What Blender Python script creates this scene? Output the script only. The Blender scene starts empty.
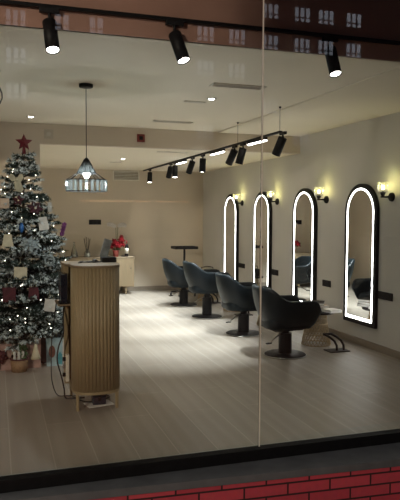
import bpy, bmesh, math, random
from mathutils import Vector, Matrix
random.seed(7)
PI = math.pi
scene = bpy.context.scene
COL = scene.collection

# ------------------------------------------------------------------ materials
def new_mat(name):
    m = bpy.data.materials.new(name); m.use_nodes = True
    nt = m.node_tree; nt.nodes.clear()
    return m, nt.nodes, nt.links

def mat(name, col, rough=0.5, metal=0.0, var=0.12, scale=18.0, bump=0.0, spec=0.5, coat=0.0, stretch=(1, 1, 1)):
    m, N, L = new_mat(name)
    out = N.new('ShaderNodeOutputMaterial'); b = N.new('ShaderNodeBsdfPrincipled')
    tc = N.new('ShaderNodeTexCoord'); mp = N.new('ShaderNodeMapping'); mp.inputs['Scale'].default_value = stretch
    nz = N.new('ShaderNodeTexNoise'); nz.inputs['Scale'].default_value = scale; nz.inputs['Detail'].default_value = 4
    rp = N.new('ShaderNodeValToRGB')
    rp.color_ramp.elements[0].position = .3; rp.color_ramp.elements[1].position = .7
    rp.color_ramp.elements[0].color = [c * (1 - var) for c in col[:3]] + [1]
    rp.color_ramp.elements[1].color = [min(1, c * (1 + var)) for c in col[:3]] + [1]
    L.new(tc.outputs['Object'], mp.inputs['Vector']); L.new(mp.outputs[0], nz.inputs['Vector'])
    L.new(nz.outputs['Fac'], rp.inputs['Fac']); L.new(rp.outputs['Color'], b.inputs['Base Color'])
    b.inputs['Roughness'].default_value = rough; b.inputs['Metallic'].default_value = metal
    b.inputs['Specular IOR Level'].default_value = spec; b.inputs['Coat Weight'].default_value = coat
    if bump:
        bp = N.new('ShaderNodeBump'); bp.inputs['Strength'].default_value = bump; bp.inputs['Distance'].default_value = .01
        L.new(nz.outputs['Fac'], bp.inputs['Height']); L.new(bp.outputs[0], b.inputs['Normal'])
    L.new(b.outputs[0], out.inputs[0])
    return m

def emit(name, col, strength, sampled=True):
    m, N, L = new_mat(name)
    out = N.new('ShaderNodeOutputMaterial'); e = N.new('ShaderNodeEmission')
    e.inputs['Color'].default_value = (*col, 1); e.inputs['Strength'].default_value = strength
    L.new(e.outputs[0], out.inputs[0])
    if not sampled: m.cycles.emission_sampling = 'NONE'
    return m

def clear_glass(name, tint=(1, 1, 1), ior=1.5, rough=0.0, cloudy=0.0, cloud_col=(.9, .9, .9)):
    m, N, L = new_mat(name)
    out = N.new('ShaderNodeOutputMaterial'); t = N.new('ShaderNodeBsdfTransparent'); g = N.new('ShaderNodeBsdfGlossy')
    fr = N.new('ShaderNodeFresnel'); fr.inputs['IOR'].default_value = ior
    t.inputs['Color'].default_value = (*tint, 1); g.inputs['Roughness'].default_value = rough
    mx = N.new('ShaderNodeMixShader')
    L.new(fr.outputs[0], mx.inputs[0]); L.new(t.outputs[0], mx.inputs[1]); L.new(g.outputs[0], mx.inputs[2])
    last = mx
    if cloudy:
        d = N.new('ShaderNodeBsdfDiffuse'); d.inputs['Color'].default_value = (*cloud_col, 1)
        tl = N.new('ShaderNodeBsdfTranslucent'); tl.inputs['Color'].default_value = (*cloud_col, 1)
        ad = N.new('ShaderNodeMixShader'); ad.inputs[0].default_value = .5
        L.new(d.outputs[0], ad.inputs[1]); L.new(tl.outputs[0], ad.inputs[2])
        m2 = N.new('ShaderNodeMixShader'); m2.inputs[0].default_value = cloudy
        L.new(mx.outputs[0], m2.inputs[1]); L.new(ad.outputs[0], m2.inputs[2]); last = m2
    L.new(last.outputs[0], out.inputs[0])
    return m

def floor_mat():
    m, N, L = new_mat('oak_look_plank_floor')
    out = N.new('ShaderNodeOutputMaterial'); b = N.new('ShaderNodeBsdfPrincipled')
    tc = N.new('ShaderNodeTexCoord')
    sw = N.new('ShaderNodeMapping'); sw.inputs['Rotation'].default_value = (0, 0, PI / 2); sw.inputs['Location'].default_value = (0.0, -.075, 0)
    L.new(tc.outputs['Object'], sw.inputs['Vector'])
    br = N.new('ShaderNodeTexBrick'); br.offset = .37; br.squash = 1
    br.inputs['Scale'].default_value = 1.0; br.inputs['Brick Width'].default_value = 1.6; br.inputs['Row Height'].default_value = .27
    br.inputs['Mortar Size'].default_value = .0038; br.inputs['Mortar Smooth'].default_value = .3
    br.inputs['Color1'].default_value = (.245, .215, .176, 1); br.inputs['Color2'].default_value = (.275, .242, .20, 1)
    br.inputs['Mortar'].default_value = (.37, .335, .28, 1)
    L.new(sw.outputs[0], br.inputs['Vector'])
    mp = N.new('ShaderNodeMapping'); mp.inputs['Scale'].default_value = (7, .55, 1)
    L.new(tc.outputs['Object'], mp.inputs['Vector'])
    nz = N.new('ShaderNodeTexNoise'); nz.inputs['Scale'].default_value = 1.6; nz.inputs['Detail'].default_value = 6; nz.inputs['Distortion'].default_value = 1.6
    L.new(mp.outputs[0], nz.inputs['Vector'])
    wv = N.new('ShaderNodeTexWave'); wv.inputs['Scale'].default_value = .35; wv.inputs['Distortion'].default_value = 9; wv.inputs['Detail'].default_value = 3
    L.new(mp.outputs[0], wv.inputs['Vector'])
    mul = N.new('ShaderNodeMath'); mul.operation = 'MULTIPLY'; L.new(nz.outputs['Fac'], mul.inputs[0]); L.new(wv.outputs['Fac'], mul.inputs[1])
    rp = N.new('ShaderNodeValToRGB'); rp.color_ramp.elements[0].position = .05; rp.color_ramp.elements[1].position = .5
    rp.color_ramp.elements[0].color = (.90, .89, .88, 1); rp.color_ramp.elements[1].color = (1.04, 1.04, 1.04, 1)
    L.new(mul.outputs[0], rp.inputs['Fac'])
    mx = N.new('ShaderNodeMix'); mx.data_type = 'RGBA'; mx.blend_type = 'MULTIPLY'; mx.inputs[0].default_value = .75
    L.new(br.outputs['Color'], mx.inputs[6]); L.new(rp.outputs['Color'], mx.inputs[7])
    L.new(mx.outputs[2], b.inputs['Base Color'])
    b.inputs['Roughness'].default_value = .46; b.inputs['Specular IOR Level'].default_value = .6
    bp = N.new('ShaderNodeBump'); bp.inputs['Strength'].default_value = .08; L.new(nz.outputs['Fac'], bp.inputs['Height']); L.new(bp.outputs[0], b.inputs['Normal'])
    L.new(b.outputs[0], out.inputs[0])
    return m

def brick_mat(name, c1, c2, mortar, bw, rh, ms, axis='XZ', rough=.75):
    m, N, L = new_mat(name)
    out = N.new('ShaderNodeOutputMaterial'); b = N.new('ShaderNodeBsdfPrincipled')
    tc = N.new('ShaderNodeTexCoord'); br = N.new('ShaderNodeTexBrick')
    mp = N.new('ShaderNodeMapping')
    if axis == 'XZ': mp.inputs['Rotation'].default_value = (-PI / 2, 0, 0)
    L.new(tc.outputs['Object'], mp.inputs['Vector']); L.new(mp.outputs[0], br.inputs['Vector'])
    br.inputs['Scale'].default_value = 1; br.inputs['Brick Width'].default_value = bw; br.inputs['Row Height'].default_value = rh
    br.inputs['Mortar Size'].default_value = ms; br.inputs['Mortar Smooth'].default_value = .2
    br.inputs['Color1'].default_value = (*c1, 1); br.inputs['Color2'].default_value = (*c2, 1); br.inputs['Mortar'].default_value = (*mortar, 1)
    nz = N.new('ShaderNodeTexNoise'); nz.inputs['Scale'].default_value = 30; L.new(tc.outputs['Object'], nz.inputs['Vector'])
    mx = N.new('ShaderNodeMix'); mx.data_type = 'RGBA'; mx.blend_type = 'MULTIPLY'; mx.inputs[0].default_value = .35
    L.new(br.outputs['Color'], mx.inputs[6]); L.new(nz.outputs['Color'], mx.inputs[7])
    L.new(mx.outputs[2], b.inputs['Base Color']); b.inputs['Roughness'].default_value = rough
    L.new(b.outputs[0], out.inputs[0])
    return m

def wood_mat(name, col, dark, axis=2, scale=6.0, rough=.5):
    m, N, L = new_mat(name)
    out = N.new('ShaderNodeOutputMaterial'); b = N.new('ShaderNodeBsdfPrincipled')
    tc = N.new('ShaderNodeTexCoord'); mp = N.new('ShaderNodeMapping')
    s = [6, 6, 6]; s[axis] = .5; mp.inputs['Scale'].default_value = s
    nz = N.new('ShaderNodeTexNoise'); nz.inputs['Scale'].default_value = scale; nz.inputs['Detail'].default_value = 5; nz.inputs['Distortion'].default_value = .8
    rp = N.new('ShaderNodeValToRGB'); rp.color_ramp.elements[0].position = .32; rp.color_ramp.elements[1].position = .68
    rp.color_ramp.elements[0].color = (*dark, 1); rp.color_ramp.elements[1].color = (*col, 1)
    L.new(tc.outputs['Object'], mp.inputs['Vector']); L.new(mp.outputs[0], nz.inputs['Vector']); L.new(nz.outputs['Fac'], rp.inputs['Fac'])
    L.new(rp.outputs['Color'], b.inputs['Base Color']); b.inputs['Roughness'].default_value = rough
    L.new(b.outputs[0], out.inputs[0])
    return m

M = {}
M['wall_back'] = mat('tan_wall_paint', (.61, .53, .42), .75, var=.03, scale=2.5, spec=.25)
M['wall'] = mat('warm_greige_wall_paint', (.59, .57, .522), .75, var=.03, scale=2.5, spec=.25)
M['ceiling'] = mat('matt_cream_ceiling_paint', (.88, .81, .655), .85, var=.02, scale=2, spec=.2)
M['fascia'] = mat('fascia_reflection_brown', (.34, .20, .155), .7, var=.1, scale=3)  # brown stands in for the unlit niche and the reflected brick block
M['floor'] = floor_mat()
M['skirting'] = wood_mat('oak_look_skirting', (.30, .255, .20), (.25, .205, .16), axis=1, scale=2)
M['black_frame'] = mat('black_anodised_frame', (.006, .006, .007), .6, var=.2, spec=.15)
M['bead'] = mat('grey_glazing_bead', (.30, .29, .27), .5, var=.1)
M['seam'] = mat('pale_silicone_joint', (.72, .68, .60), .35, var=.05)
M['sill'] = mat('slate_grey_sill_stone', (.095, .105, .115), .65, var=.22, scale=5, bump=.1)
M['brick'] = brick_mat('red_brick_paint_and_glow', (.55, .065, .095), (.45, .048, .075), (.035, .012, .016), .30, .078, .007)  # red brick with red street light put into its colour
M['paving'] = brick_mat('reddened_street_paving', (.50, .17, .10), (.42, .15, .09), (.16, .08, .06), .2, .1, .006, axis='XY')  # red boosted so its reflection lays warm light over the floor front
M['facade'] = brick_mat('brown_brick_facade', (.22, .105, .07), (.17, .085, .06), (.16, .11, .09), .5, .16, .02)
M['facade_frame'] = mat('brown_window_frames', (.12, .10, .09), .5)
M['sky_glow_pane'] = emit('sky_glow_window', (.80, .86, 1.0), .55, False)  # pale sky reflection put into the panes as a glow
M['pane'] = clear_glass('shop_window_glass', (.985, .99, .985), 1.45)
M['black_metal'] = mat('black_powder_coated_metal', (.008, .008, .009), .5, var=.15, spec=.2)
M['black_plastic'] = mat('black_plastic', (.010, .010, .011), .5, var=.15, spec=.25)
M['dark_screen'] = mat('dark_navy_screen', (.010, .013, .022), .25, var=.1)
M['chrome'] = mat('brushed_chrome', (.55, .53, .50), .28, 1.0, var=.06)
M['teal'] = mat('dark_teal_leather', (.007, .0115, .0145), .42, spec=.28, var=.18, scale=35, bump=.08)
for q_ in (M['teal'],):
    b_ = [n for n in q_.node_tree.nodes if n.type == 'BSDF_PRINCIPLED'][0]; b_.inputs['Sheen Weight'].default_value = .10; b_.inputs['Sheen Roughness'].default_value = .35; b_.inputs['Sheen Tint'].default_value = (.30, .55, .68, 1)
M['teal_in'] = mat('dark_teal_leather_seat', (.006, .011, .014), .5, spec=.22, var=.18, scale=35, bump=.08)
M['led'] = emit('white_led_strip', (1.0, .985, .95), 8.0)
M['mirror'] = None
m, N, L = new_mat('silvered_mirror_glass')
o_ = N.new('ShaderNodeOutputMaterial'); g_ = N.new('ShaderNodeBsdfGlossy'); g_.inputs['Roughness'].default_value = 0.0
nz_ = N.new('ShaderNodeTexNoise'); nz_.inputs['Scale'].default_value = 2; r_ = N.new('ShaderNodeValToRGB')
r_.color_ramp.elements[0].color = (.80, .81, .80, 1); r_.color_ramp.elements[1].color = (.84, .85, .84, 1)
L.new(nz_.outputs['Fac'], r_.inputs['Fac']); L.new(r_.outputs['Color'], g_.inputs['Color']); L.new(g_.outputs[0], o_.inputs[0]); M['mirror'] = m
M['spot_lens'] = emit('bright_spot_lens', (1.0, .97, .92), 14.0, False)
M['bar_led'] = emit('linear_led_diffuser', (1.0, .98, .95), 11.0)
M['down_led'] = emit('downlight_diffuser', (1.0, .96, .88), 16.0)
M['bulb'] = emit('cool_white_bulb', (.86, .95, 1.0), 8.0)
M['warm_bulb'] = emit('warm_yellow_bulb', (1.0, .93, .70), 7.0)
M['fairy'] = emit('warm_fairy_bulb', (1.0, .92, .76), 4.0, False)
M['ribbed_glass'] = clear_glass('ribbed_clear_glass', (.97, .96, .92), 1.5, .05, .06, (.92, .92, .88))
M['crystal'] = clear_glass('crystal_bar_glass', (.70, .74, .73), 1.55, .04, .03, (.90, .92, .90))
M['clear'] = clear_glass('clear_vessel_glass', (.93, .95, .93), 1.5, .02, .08)
M['desk_wood'] = wood_mat('pale_oak_tambour', (.315, .245, .14), (.285, .22, .122), 2, 2)
M['desk_top'] = wood_mat('pale_oak_top', (.24, .18, .11), (.19, .14, .085), 0, 4, .6)
M['side_wood'] = wood_mat('light_oak_sideboard', (.26, .195, .115), (.215, .16, .092), 2, 4)
M['wicker'] = mat('woven_natural_rattan', (.40, .30, .17), .6, var=.25, scale=60)
M['paper'] = mat('white_paper', (.84, .82, .78), .7, var=.05)
M['mag'] = mat('magazine_cover', (.06, .055, .05), .85, var=.9, scale=25, spec=.1)
M['white_plastic'] = mat('off_white_plastic', (.55, .51, .44), .5, var=.05)
M['beige_plastic'] = mat('beige_painted_plate', (.50, .45, .36), .55, var=.05)
M['red_plastic'] = mat('dark_red_alarm_plastic', (.22, .030, .022), .45, var=.1)
M['slot'] = mat('grey_air_slot', (.28, .255, .21), .6, var=.15)
M['grille'] = mat('aluminium_grille_slats', (.74, .69, .58), .5, .0, var=.1)
M['needle'] = mat('dark_green_fir_needles', (.018, .038, .030), .7, var=.4, scale=30)
M['frost'] = mat('frosted_fir_needles', (.53, .60, .61), .8, var=.35, scale=22)
M['bark'] = mat('brown_bark', (.05, .035, .022), .85, var=.3)
M['cream'] = mat('cream_felt', (.46, .42, .30), .8, var=.12)
M['offwhite'] = mat('off_white_card', (.50, .49, .45), .7, var=.12)
M['kraft'] = mat('beige_kraft_card', (.46, .36, .27), .8, var=.12)
M['burgundy'] = mat('burgundy_satin', (.060, .008, .014), .5, var=.4, scale=24)
M['plum'] = mat('plum_petals', (.05, .009, .02), .6, var=.3)
M['glitter_red'] = mat('red_glitter', (.11, .012, .018), .35, .2, var=.7, scale=140, bump=.4)
M['silver'] = mat('frosted_silver', (.22, .26, .26), .6, .1, var=.25, scale=40)
M['blue'] = mat('blue_glass_ornament', (.03, .12, .34), .2, .3, var=.2)
M['ribbon'] = mat('cream_gauze_ribbon', (.36, .335, .235), .8, var=.2)
M['pink_paper'] = mat('dusky_pink_gift_paper', (.36, .235, .205), .6, var=.28, scale=14)
M['dark_paper'] = mat('dark_brown_gift_paper', (.05, .032, .028), .6, var=.2)
M['blue_paper'] = mat('pale_blue_gift_paper', (.30, .42, .46), .6, var=.3, scale=10)
M['teal_paper'] = mat('teal_gift_print', (.05, .24, .28), .6, var=.2)
M['brown_print'] = mat('brown_gift_print', (.13, .05, .035), .6, var=.25)
M['basket'] = mat('tan_woven_basket', (.25, .16, .085), .7, var=.4, scale=70, stretch=(1, 1, 3))
M['green_leaf'] = mat('green_leaf', (.045, .11, .035), .6, var=.3)
M['red_petal'] = mat('red_poinsettia_bracts', (.15, .006, .009), .9, var=.3, spec=.1)
M['white_petal'] = mat('white_orchid_petals', (.66, .62, .58), .6, var=.08)
M['purple_petal'] = mat('purple_orchid_petals', (.25, .07, .30), .6, var=.25)
M['red_pot'] = mat('red_brown_pot', (.28, .05, .04), .45, var=.1)
M['white_pot'] = mat('white_ceramic_pot', (.62, .60, .56), .3, var=.04)
M['reed'] = mat('dark_reed_sticks', (.025, .018, .014), .7, var=.2)
M['label'] = mat('cream_bottle_label', (.60, .56, .48), .6, var=.06)
M['dark_glass'] = mat('dark_bottle_glass', (.012, .010, .012), .15, var=.1)
M['grey_screen'] = mat('grey_tablet_screen', (.24, .27, .28), .3, var=.5, scale=12)
M['cable'] = mat('black_cable_sheath', (.010, .010, .011), .5, var=.1)
M['navy_box'] = mat('dark_navy_box', (.012, .016, .030), .5, var=.15)

# ------------------------------------------------------------------ mesh helper
class MB:
    def __init__(s): s.bm = bmesh.new(); s.mi = 0
    def _new(s, vs, fs, smooth=False, mi=None):
        bv = [s.bm.verts.new(v) for v in vs]; out = []
        for f in fs:
            try:
                q = s.bm.faces.new([bv[i] for i in f]); q.smooth = smooth; q.material_index = s.mi if mi is None else mi; out.append(q)
            except ValueError: pass
        return bv, out
    def box(s, c, d, rot=None, bevel=0.0, seg=2):
        x, y, z = [k / 2 for k in d]
        vs = [Vector(v) for v in [(-x,-y,-z),(x,-y,-z),(x,y,-z),(-x,y,-z),(-x,-y,z),(x,-y,z),(x,y,z),(-x,y,z)]]
        fs = [(0,3,2,1),(4,5,6,7),(0,1,5,4),(1,2,6,5),(2,3,7,6),(3,0,4,7)]
        bv, ff = s._new(vs, fs)
        geo = bv
        if bevel:
            ed = list({e for f in ff for e in f.edges})
            r = bmesh.ops.bevel(s.bm, geom=ed, offset=bevel, segments=seg, affect='EDGES', profile=.5)
            geo = list({v for f in r['faces'] for v in f.verts} | {v for v in bv if v.is_valid})
            for f in r['faces']: f.material_index = s.mi
        Mx = Matrix.Translation(Vector(c)) @ (rot.to_4x4() if rot is not None else Matrix.Identity(4))
        for v in geo: v.co = Mx @ v.co
        return s
    def cyl(s, p0, p1, r0, r1=None, n=20, caps=True, smooth=True):
        r1 = r0 if r1 is None else r1
        p0, p1 = Vector(p0), Vector(p1); d = (p1 - p0).normalized()
        a = d.orthogonal().normalized(); b = d.cross(a)
        vs = []
        for p, r in ((p0, r0), (p1, r1)):
            for k in range(n):
                t = 2 * PI * k / n; vs.append(p + a * (r * math.cos(t)) + b * (r * math.sin(t)))
        fs = [(k, (k + 1) % n, n + (k + 1) % n, n + k) for k in range(n)]
        s._new(vs, fs, smooth)
        if caps:
            s._new(vs[:n], [tuple(reversed(range(n)))]); s._new(vs[n:], [tuple(range(n))])
        return s
    def tube(s, pts, r, n=8, smooth=True):
        pts = [Vector(p) for p in pts]; rs = r if isinstance(r, (list, tuple)) else [r] * len(pts)
        rings = []; a = None
        for i, p in enumerate(pts):
            d = (pts[min(i + 1, len(pts) - 1)] - pts[max(i - 1, 0)]).normalized()
            a = d.orthogonal().normalized() if a is None else (a - d * a.dot(d)).normalized()
            b = d.cross(a)
            rings.append([p + a * (rs[i] * math.cos(2 * PI * k / n)) + b * (rs[i] * math.sin(2 * PI * k / n)) for k in range(n)])
        vs = [v for q in rings for v in q]; fs = []
        for i in range(len(pts) - 1):
            for k in range(n): fs.append((i * n + k, i * n + (k + 1) % n, (i + 1) * n + (k + 1) % n, (i + 1) * n + k))
        fs.append(tuple(reversed(range(n)))); fs.append(tuple(range((len(pts) - 1) * n, len(pts) * n)))
        s._new(vs, fs, smooth); return s
    def lathe(s, prof, c=(0, 0, 0), n=28, smooth=True, axis=None):
        c = Vector(c); R = axis.to_matrix() if axis is not None else Matrix.Identity(3)
        vs = []; fs = []
        for (r, z) in prof:
            for k in range(n):
                t = 2 * PI * k / n; vs.append(c + R @ Vector((r * math.cos(t), r * math.sin(t), z)))
        for i in range(len(prof) - 1):
            for k in range(n): fs.append((i * n + k, i * n + (k + 1) % n, (i + 1) * n + (k + 1) % n, (i + 1) * n + k))
        if prof[0][0] > 1e-5: fs.append(tuple(reversed(range(n))))
        if prof[-1][0] > 1e-5: fs.append(tuple(range((len(prof) - 1) * n, len(prof) * n)))
        s._new(vs, fs, smooth); bmesh.ops.remove_doubles(s.bm, verts=s.bm.verts[:], dist=1e-6) if (prof[0][0] <= 1e-5 or prof[-1][0] <= 1e-5) else None
        return s
    def prism(s, poly, f0, f1, smooth=False):
        """poly: list of 2-D points; f0/f1 map a 2-D point to the two end faces"""
        n = len(poly); vs = [Vector(f0(p)) for p in poly] + [Vector(f1(p)) for p in poly]
        s._new(vs, [(k, (k + 1) % n, n + (k + 1) % n, n + k) for k in range(n)], smooth)
        s._new(vs[:n], [tuple(reversed(range(n)))]); s._new(vs[n:], [tuple(range(n))]); return s
    def ball(s, c, r, sub=2, sc=(1, 1, 1)):
        r0 = bmesh.ops.create_icosphere(s.bm, subdivisions=sub, radius=r)
        for v in r0['verts']: v.co = Vector((v.co.x * sc[0], v.co.y * sc[1], v.co.z * sc[2])) + Vector(c)
        for v in r0['verts']:
            for f in v.link_faces: f.smooth = True; f.material_index = s.mi
        return s
    def face(s, pts): s._new([Vector(p) for p in pts], [tuple(range(len(pts)))]); return s
    def build(s, name, m, parent=None, off=(0, 0, 0), fix=True):
        if fix: bmesh.ops.recalc_face_normals(s.bm, faces=s.bm.faces[:])
        off = Vector(off)
        for v in s.bm.verts: v.co -= off
        me = bpy.data.meshes.new(name); s.bm.to_mesh(me); s.bm.free()
        for q in (m if isinstance(m, (list, tuple)) else [m]): me.materials.append(q)
        o = bpy.data.objects.new(name, me); COL.objects.link(o)
        if parent is not None: o.parent = parent
        else: o.location = off
        return o

def tag(o, label, cat, group=None, kind=None):
    o['label'] = label; o['category'] = cat
    if group: o['group'] = group
    if kind: o['kind'] = kind
    return o
def thing(name, label, cat, loc=(0, 0, 0), group=None, rz=0.0):
    o = bpy.data.objects.new(name, None); COL.objects.link(o); o.empty_display_size = .1
    o.location = loc; o.rotation_euler = (0, 0, rz); return tag(o, label, cat, group)
def copy_tree(o, parent=None):
    c = o.copy(); COL.objects.link(c)
    if parent is not None: c.parent = parent
    for ch in o.children: copy_tree(ch, c)
    return c
def struct(name, mb, m, label, cat):
    o = mb.build(name, m); tag(o, label, cat, kind='structure'); return o
def lamp(kind, loc, energy, col=(1, 1, 1), parent=None, size=.05, name='lamp_glow', aim=None, angle=60, blend=.6):
    d = bpy.data.lights.new(name, kind); d.energy = energy; d.color = col
    if kind == 'AREA': d.size = size
    else: d.shadow_soft_size = size
    if kind == 'SPOT': d.spot_size = math.radians(angle); d.spot_blend = blend
    o = bpy.data.objects.new(name, d); COL.objects.link(o); o.location = loc
    if aim is not None: o.rotation_euler = Vector(aim).to_track_quat('-Z', 'Y').to_euler()
    if parent is not None: o.parent = parent
    return o
def Rz(a): return Matrix.Rotation(a, 3, 'Z')
def Ry(a): return Matrix.Rotation(a, 3, 'Y')
def Rx(a): return Matrix.Rotation(a, 3, 'X')

# ------------------------------------------------------------------ setting
XL, XR, YW, YB, YK = -2.3, 4.25, 3.9, 8.317, 12.8
ZC, ZS, ZL = 2.745, 2.733, 2.49
XS = 2.98
struct('floor', MB().box(((XL + XR) / 2, (YW + YK) / 2 + .02, -.05), (XR - XL + .2, YK - YW + .14, .1)), M['floor'], 'beige oak look plank floor running away from the shop window', 'floor')
struct('wall_right', MB().box((XR + .05, (YW + YK) / 2 + .05, 1.75), (.1, YK - YW + .1, 3.5)), M['wall'], 'greige right wall carrying the arched lit mirrors', 'wall')
struct('wall_back', MB().box(((XL + XR) / 2, YK + .05, 1.4), (XR - XL, .1, 2.8)), M['wall_back'], 'tan back wall behind the sideboard', 'wall')
struct('wall_left', MB().box((XL - .05, (YW + YK) / 2 + .05, 1.75), (.1, YK - YW + .1, 3.5)), M['wall'], 'greige left wall outside the picture behind the tree', 'wall')
# pier at the left of the low-ceiling alcove and the bulkhead above it
struct('wall_pier', MB().box(((XL + .561) / 2, (YB + YK) / 2, 1.3725), (.561 - XL, YK - YB, 2.745)), M['wall_back'], 'wide wall pier standing behind the christmas tree', 'wall')
c = MB(); c.box(((XL + XS) / 2, (4.07 + YB) / 2, ZC + .04), (XS - XL, YB - 4.07, .08))
c.box(((XS + XR) / 2, (4.07 + YB) / 2, ZS + .06), (XR - XS, YB - 4.07, .12))
struct('ceiling', c, M['ceiling'], 'cream flat ceiling over the front of the salon', 'ceiling')
struct('wall_bulkhead', MB().box(((.561 + XR) / 2, YB + .05, ZL + .2), (XR - .561, .1, .4)), M['wall_back'], 'tan bulkhead face over the opening to the back of the salon', 'bulkhead')
struct('ceiling_back', MB().box(((.561 + XR) / 2, (YB + .1 + YK) / 2, ZL + .2), (XR - .561, YK - YB - .1, .4)), M['ceiling'], 'lowered cream ceiling over the back of the salon', 'ceiling')
struct('trim_1', MB().box(((XL + XR) / 2, 4.075, ZC + .385), (XR - XL, .03, .77)), M['fascia'], 'fascia above the window track, toned brown for shade and reflection', 'fascia')
struct('ceiling_niche', MB().box(((XL + XR) / 2, 3.98, 3.52), (XR - XL, .36, .06)), M['fascia'], 'dark top of the window niche', 'ceiling')
sk = MB(); sk.box((XR - .006, (YW + YK) / 2, .042), (.012, YK - YW, .084), bevel=.002)
struct('baseboard_right', sk, M['skirting'], 'oak look skirting along the right wall', 'skirting')
sk = MB(); sk.box(((.561 + XR) / 2, YK - .006, .042), (XR - .561 - .03, .012, .084), bevel=.002)
struct('baseboard_back', sk, M['skirting'], 'oak look skirting along the back wall', 'skirting')
sk = MB(); sk.box(((XL + .561) / 2, YB - .006, .042), (.561 - XL, .012, .084), bevel=.002)
struct('baseboard_pier', sk, M['skirting'], 'oak look skirting along the pier', 'skirting')
# shop window: two panes, pale joint, black bottom profile
struct('window_1', MB().box(((XL + 1.697) / 2, 3.885, 1.73), (1.697 - XL, .01, 3.44)), M['pane'], 'left pane of the shop window', 'window')
struct('window_2', MB().box(((1.707 + XR + .05) / 2, 3.885, 1.73), (XR + .05 - 1.707, .01, 3.44)), M['pane'], 'right pane of the shop window', 'window')
struct('trim_2', MB().box((1.702, 3.885, 1.73), (.009, .013, 3.44)), M['seam'], 'pale silicone joint between the two panes', 'window joint')
struct('trim_3', MB().box(((XL + XR) / 2, 3.865, -.028), (XR - XL + .3, .075, .076), bevel=.003), M['black_frame'], 'black bottom profile of the shop window', 'window frame')
struct('trim_4', MB().box(((XL + XR) / 2, 3.905, .004), (XR - XL, .014, .010)), M['bead'], 'thin grey glazing bead along the window foot', 'window frame')
# stone sill (its outer edge runs slightly out of line with the glass)
poly = [(XL - .2, 3.86), (XR + .2, 3.86), (XR + .2, 3.455), (XL - .2, 3.83 + .02)]
e0 = lambda x: 3.70 - .064 * (x - .41)
poly = [(XL - .2, 3.90), (XR + .2, 3.90), (XR + .2, e0(XR + .2)), (XL - .2, e0(XL - .2))]
struct('trim_5', MB().prism(poly, lambda p: (p[0], p[1], -.115), lambda p: (p[0], p[1], -.067)), M['sill'], 'grey stone sill under the shop window', 'window sill')
e1 = lambda x: e0(x) + .02
poly = [(XL - .2, 4.0), (XR + .2, 4.0), (XR + .2, e1(XR + .2)), (XL - .2, e1(XL - .2))]
struct('wall_front', MB().prism(poly, lambda p: (p[0], p[1], -1.0), lambda p: (p[0], p[1], -.115)), M['brick'], 'red brick wall below the window sill', 'wall')
struct('ground', MB().box((20, -26, -1.03), (140, 60.6, .06)), M['paving'], 'street paving outside, reddened for its glow in the glass', 'street')

# building across the street, seen only as a reflection in the shop window
bl = thing('apartment_building', 'brown brick apartment block across the street reflected in the shop glass', 'building', (20, -55, -1.0))
MB().box((20, -57.5, 13), (110, 5, 28)).build('facade', M['facade'], bl, (20, -55, -1.0))
cols = [2.1, 6.4, 9.7, 21.0, 24.5, 28.3, 32.1, 35.0, 38.5, 44.0]
def win_mesh(o, X, Z, w, h, n):
    q = MB(); q.mi = 0
    q.box((X, -54.97, Z), (w + .16, .10, h + .16)); q.mi = 1
    pw = w / n
    for k in range(n):
        q.box((X - w / 2 + pw * (k + .5), -54.90, Z + h * .14), (pw - .24, .06, h * .60))
        q.box((X - w / 2 + pw * (k + .5), -54.90, Z - h * .36), (pw - .24, .06, h * .20))
    return q.build('window', [M['facade_frame'], M['sky_glow_pane']], o, (20, -55, -1.0))
lit = {(0, 0), (1, 0), (2, 0), (3, 0), (4, 0), (5, 0), (6, 0), (7, 0), (8, 0), (5, 1), (6, 1), (7, 1), (8, 1), (0, 2), (3, 2), (4, 2), (0, 3), (5, 3), (6, 4), (3, 4)}  # windows built with the sky-coloured glowing panes
rows = [20.0, 23.3, 16.5, 13.2, 9.9]
for (a, b) in sorted(lit):
    win_mesh(bl, cols[a], rows[b] + (.25 if a in (3, 4) else 0), 2.0 if a not in (1, 2) else 1.5, 1.6, 3 if a not in (1, 2) else 2)

strip = emit('orange_shop_strip', (1.0, .50, .22), 1.7, False)
for (xa, xb_, z) in ((8.0, 15.2, 2.85), (15.6, 19.2, 2.85)):
    MB().box(((xa + xb_) / 2, -54.9, z), (xb_ - xa, .2, .12)).build('lit_strip', strip, bl, (20, -55, -1.0))
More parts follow.
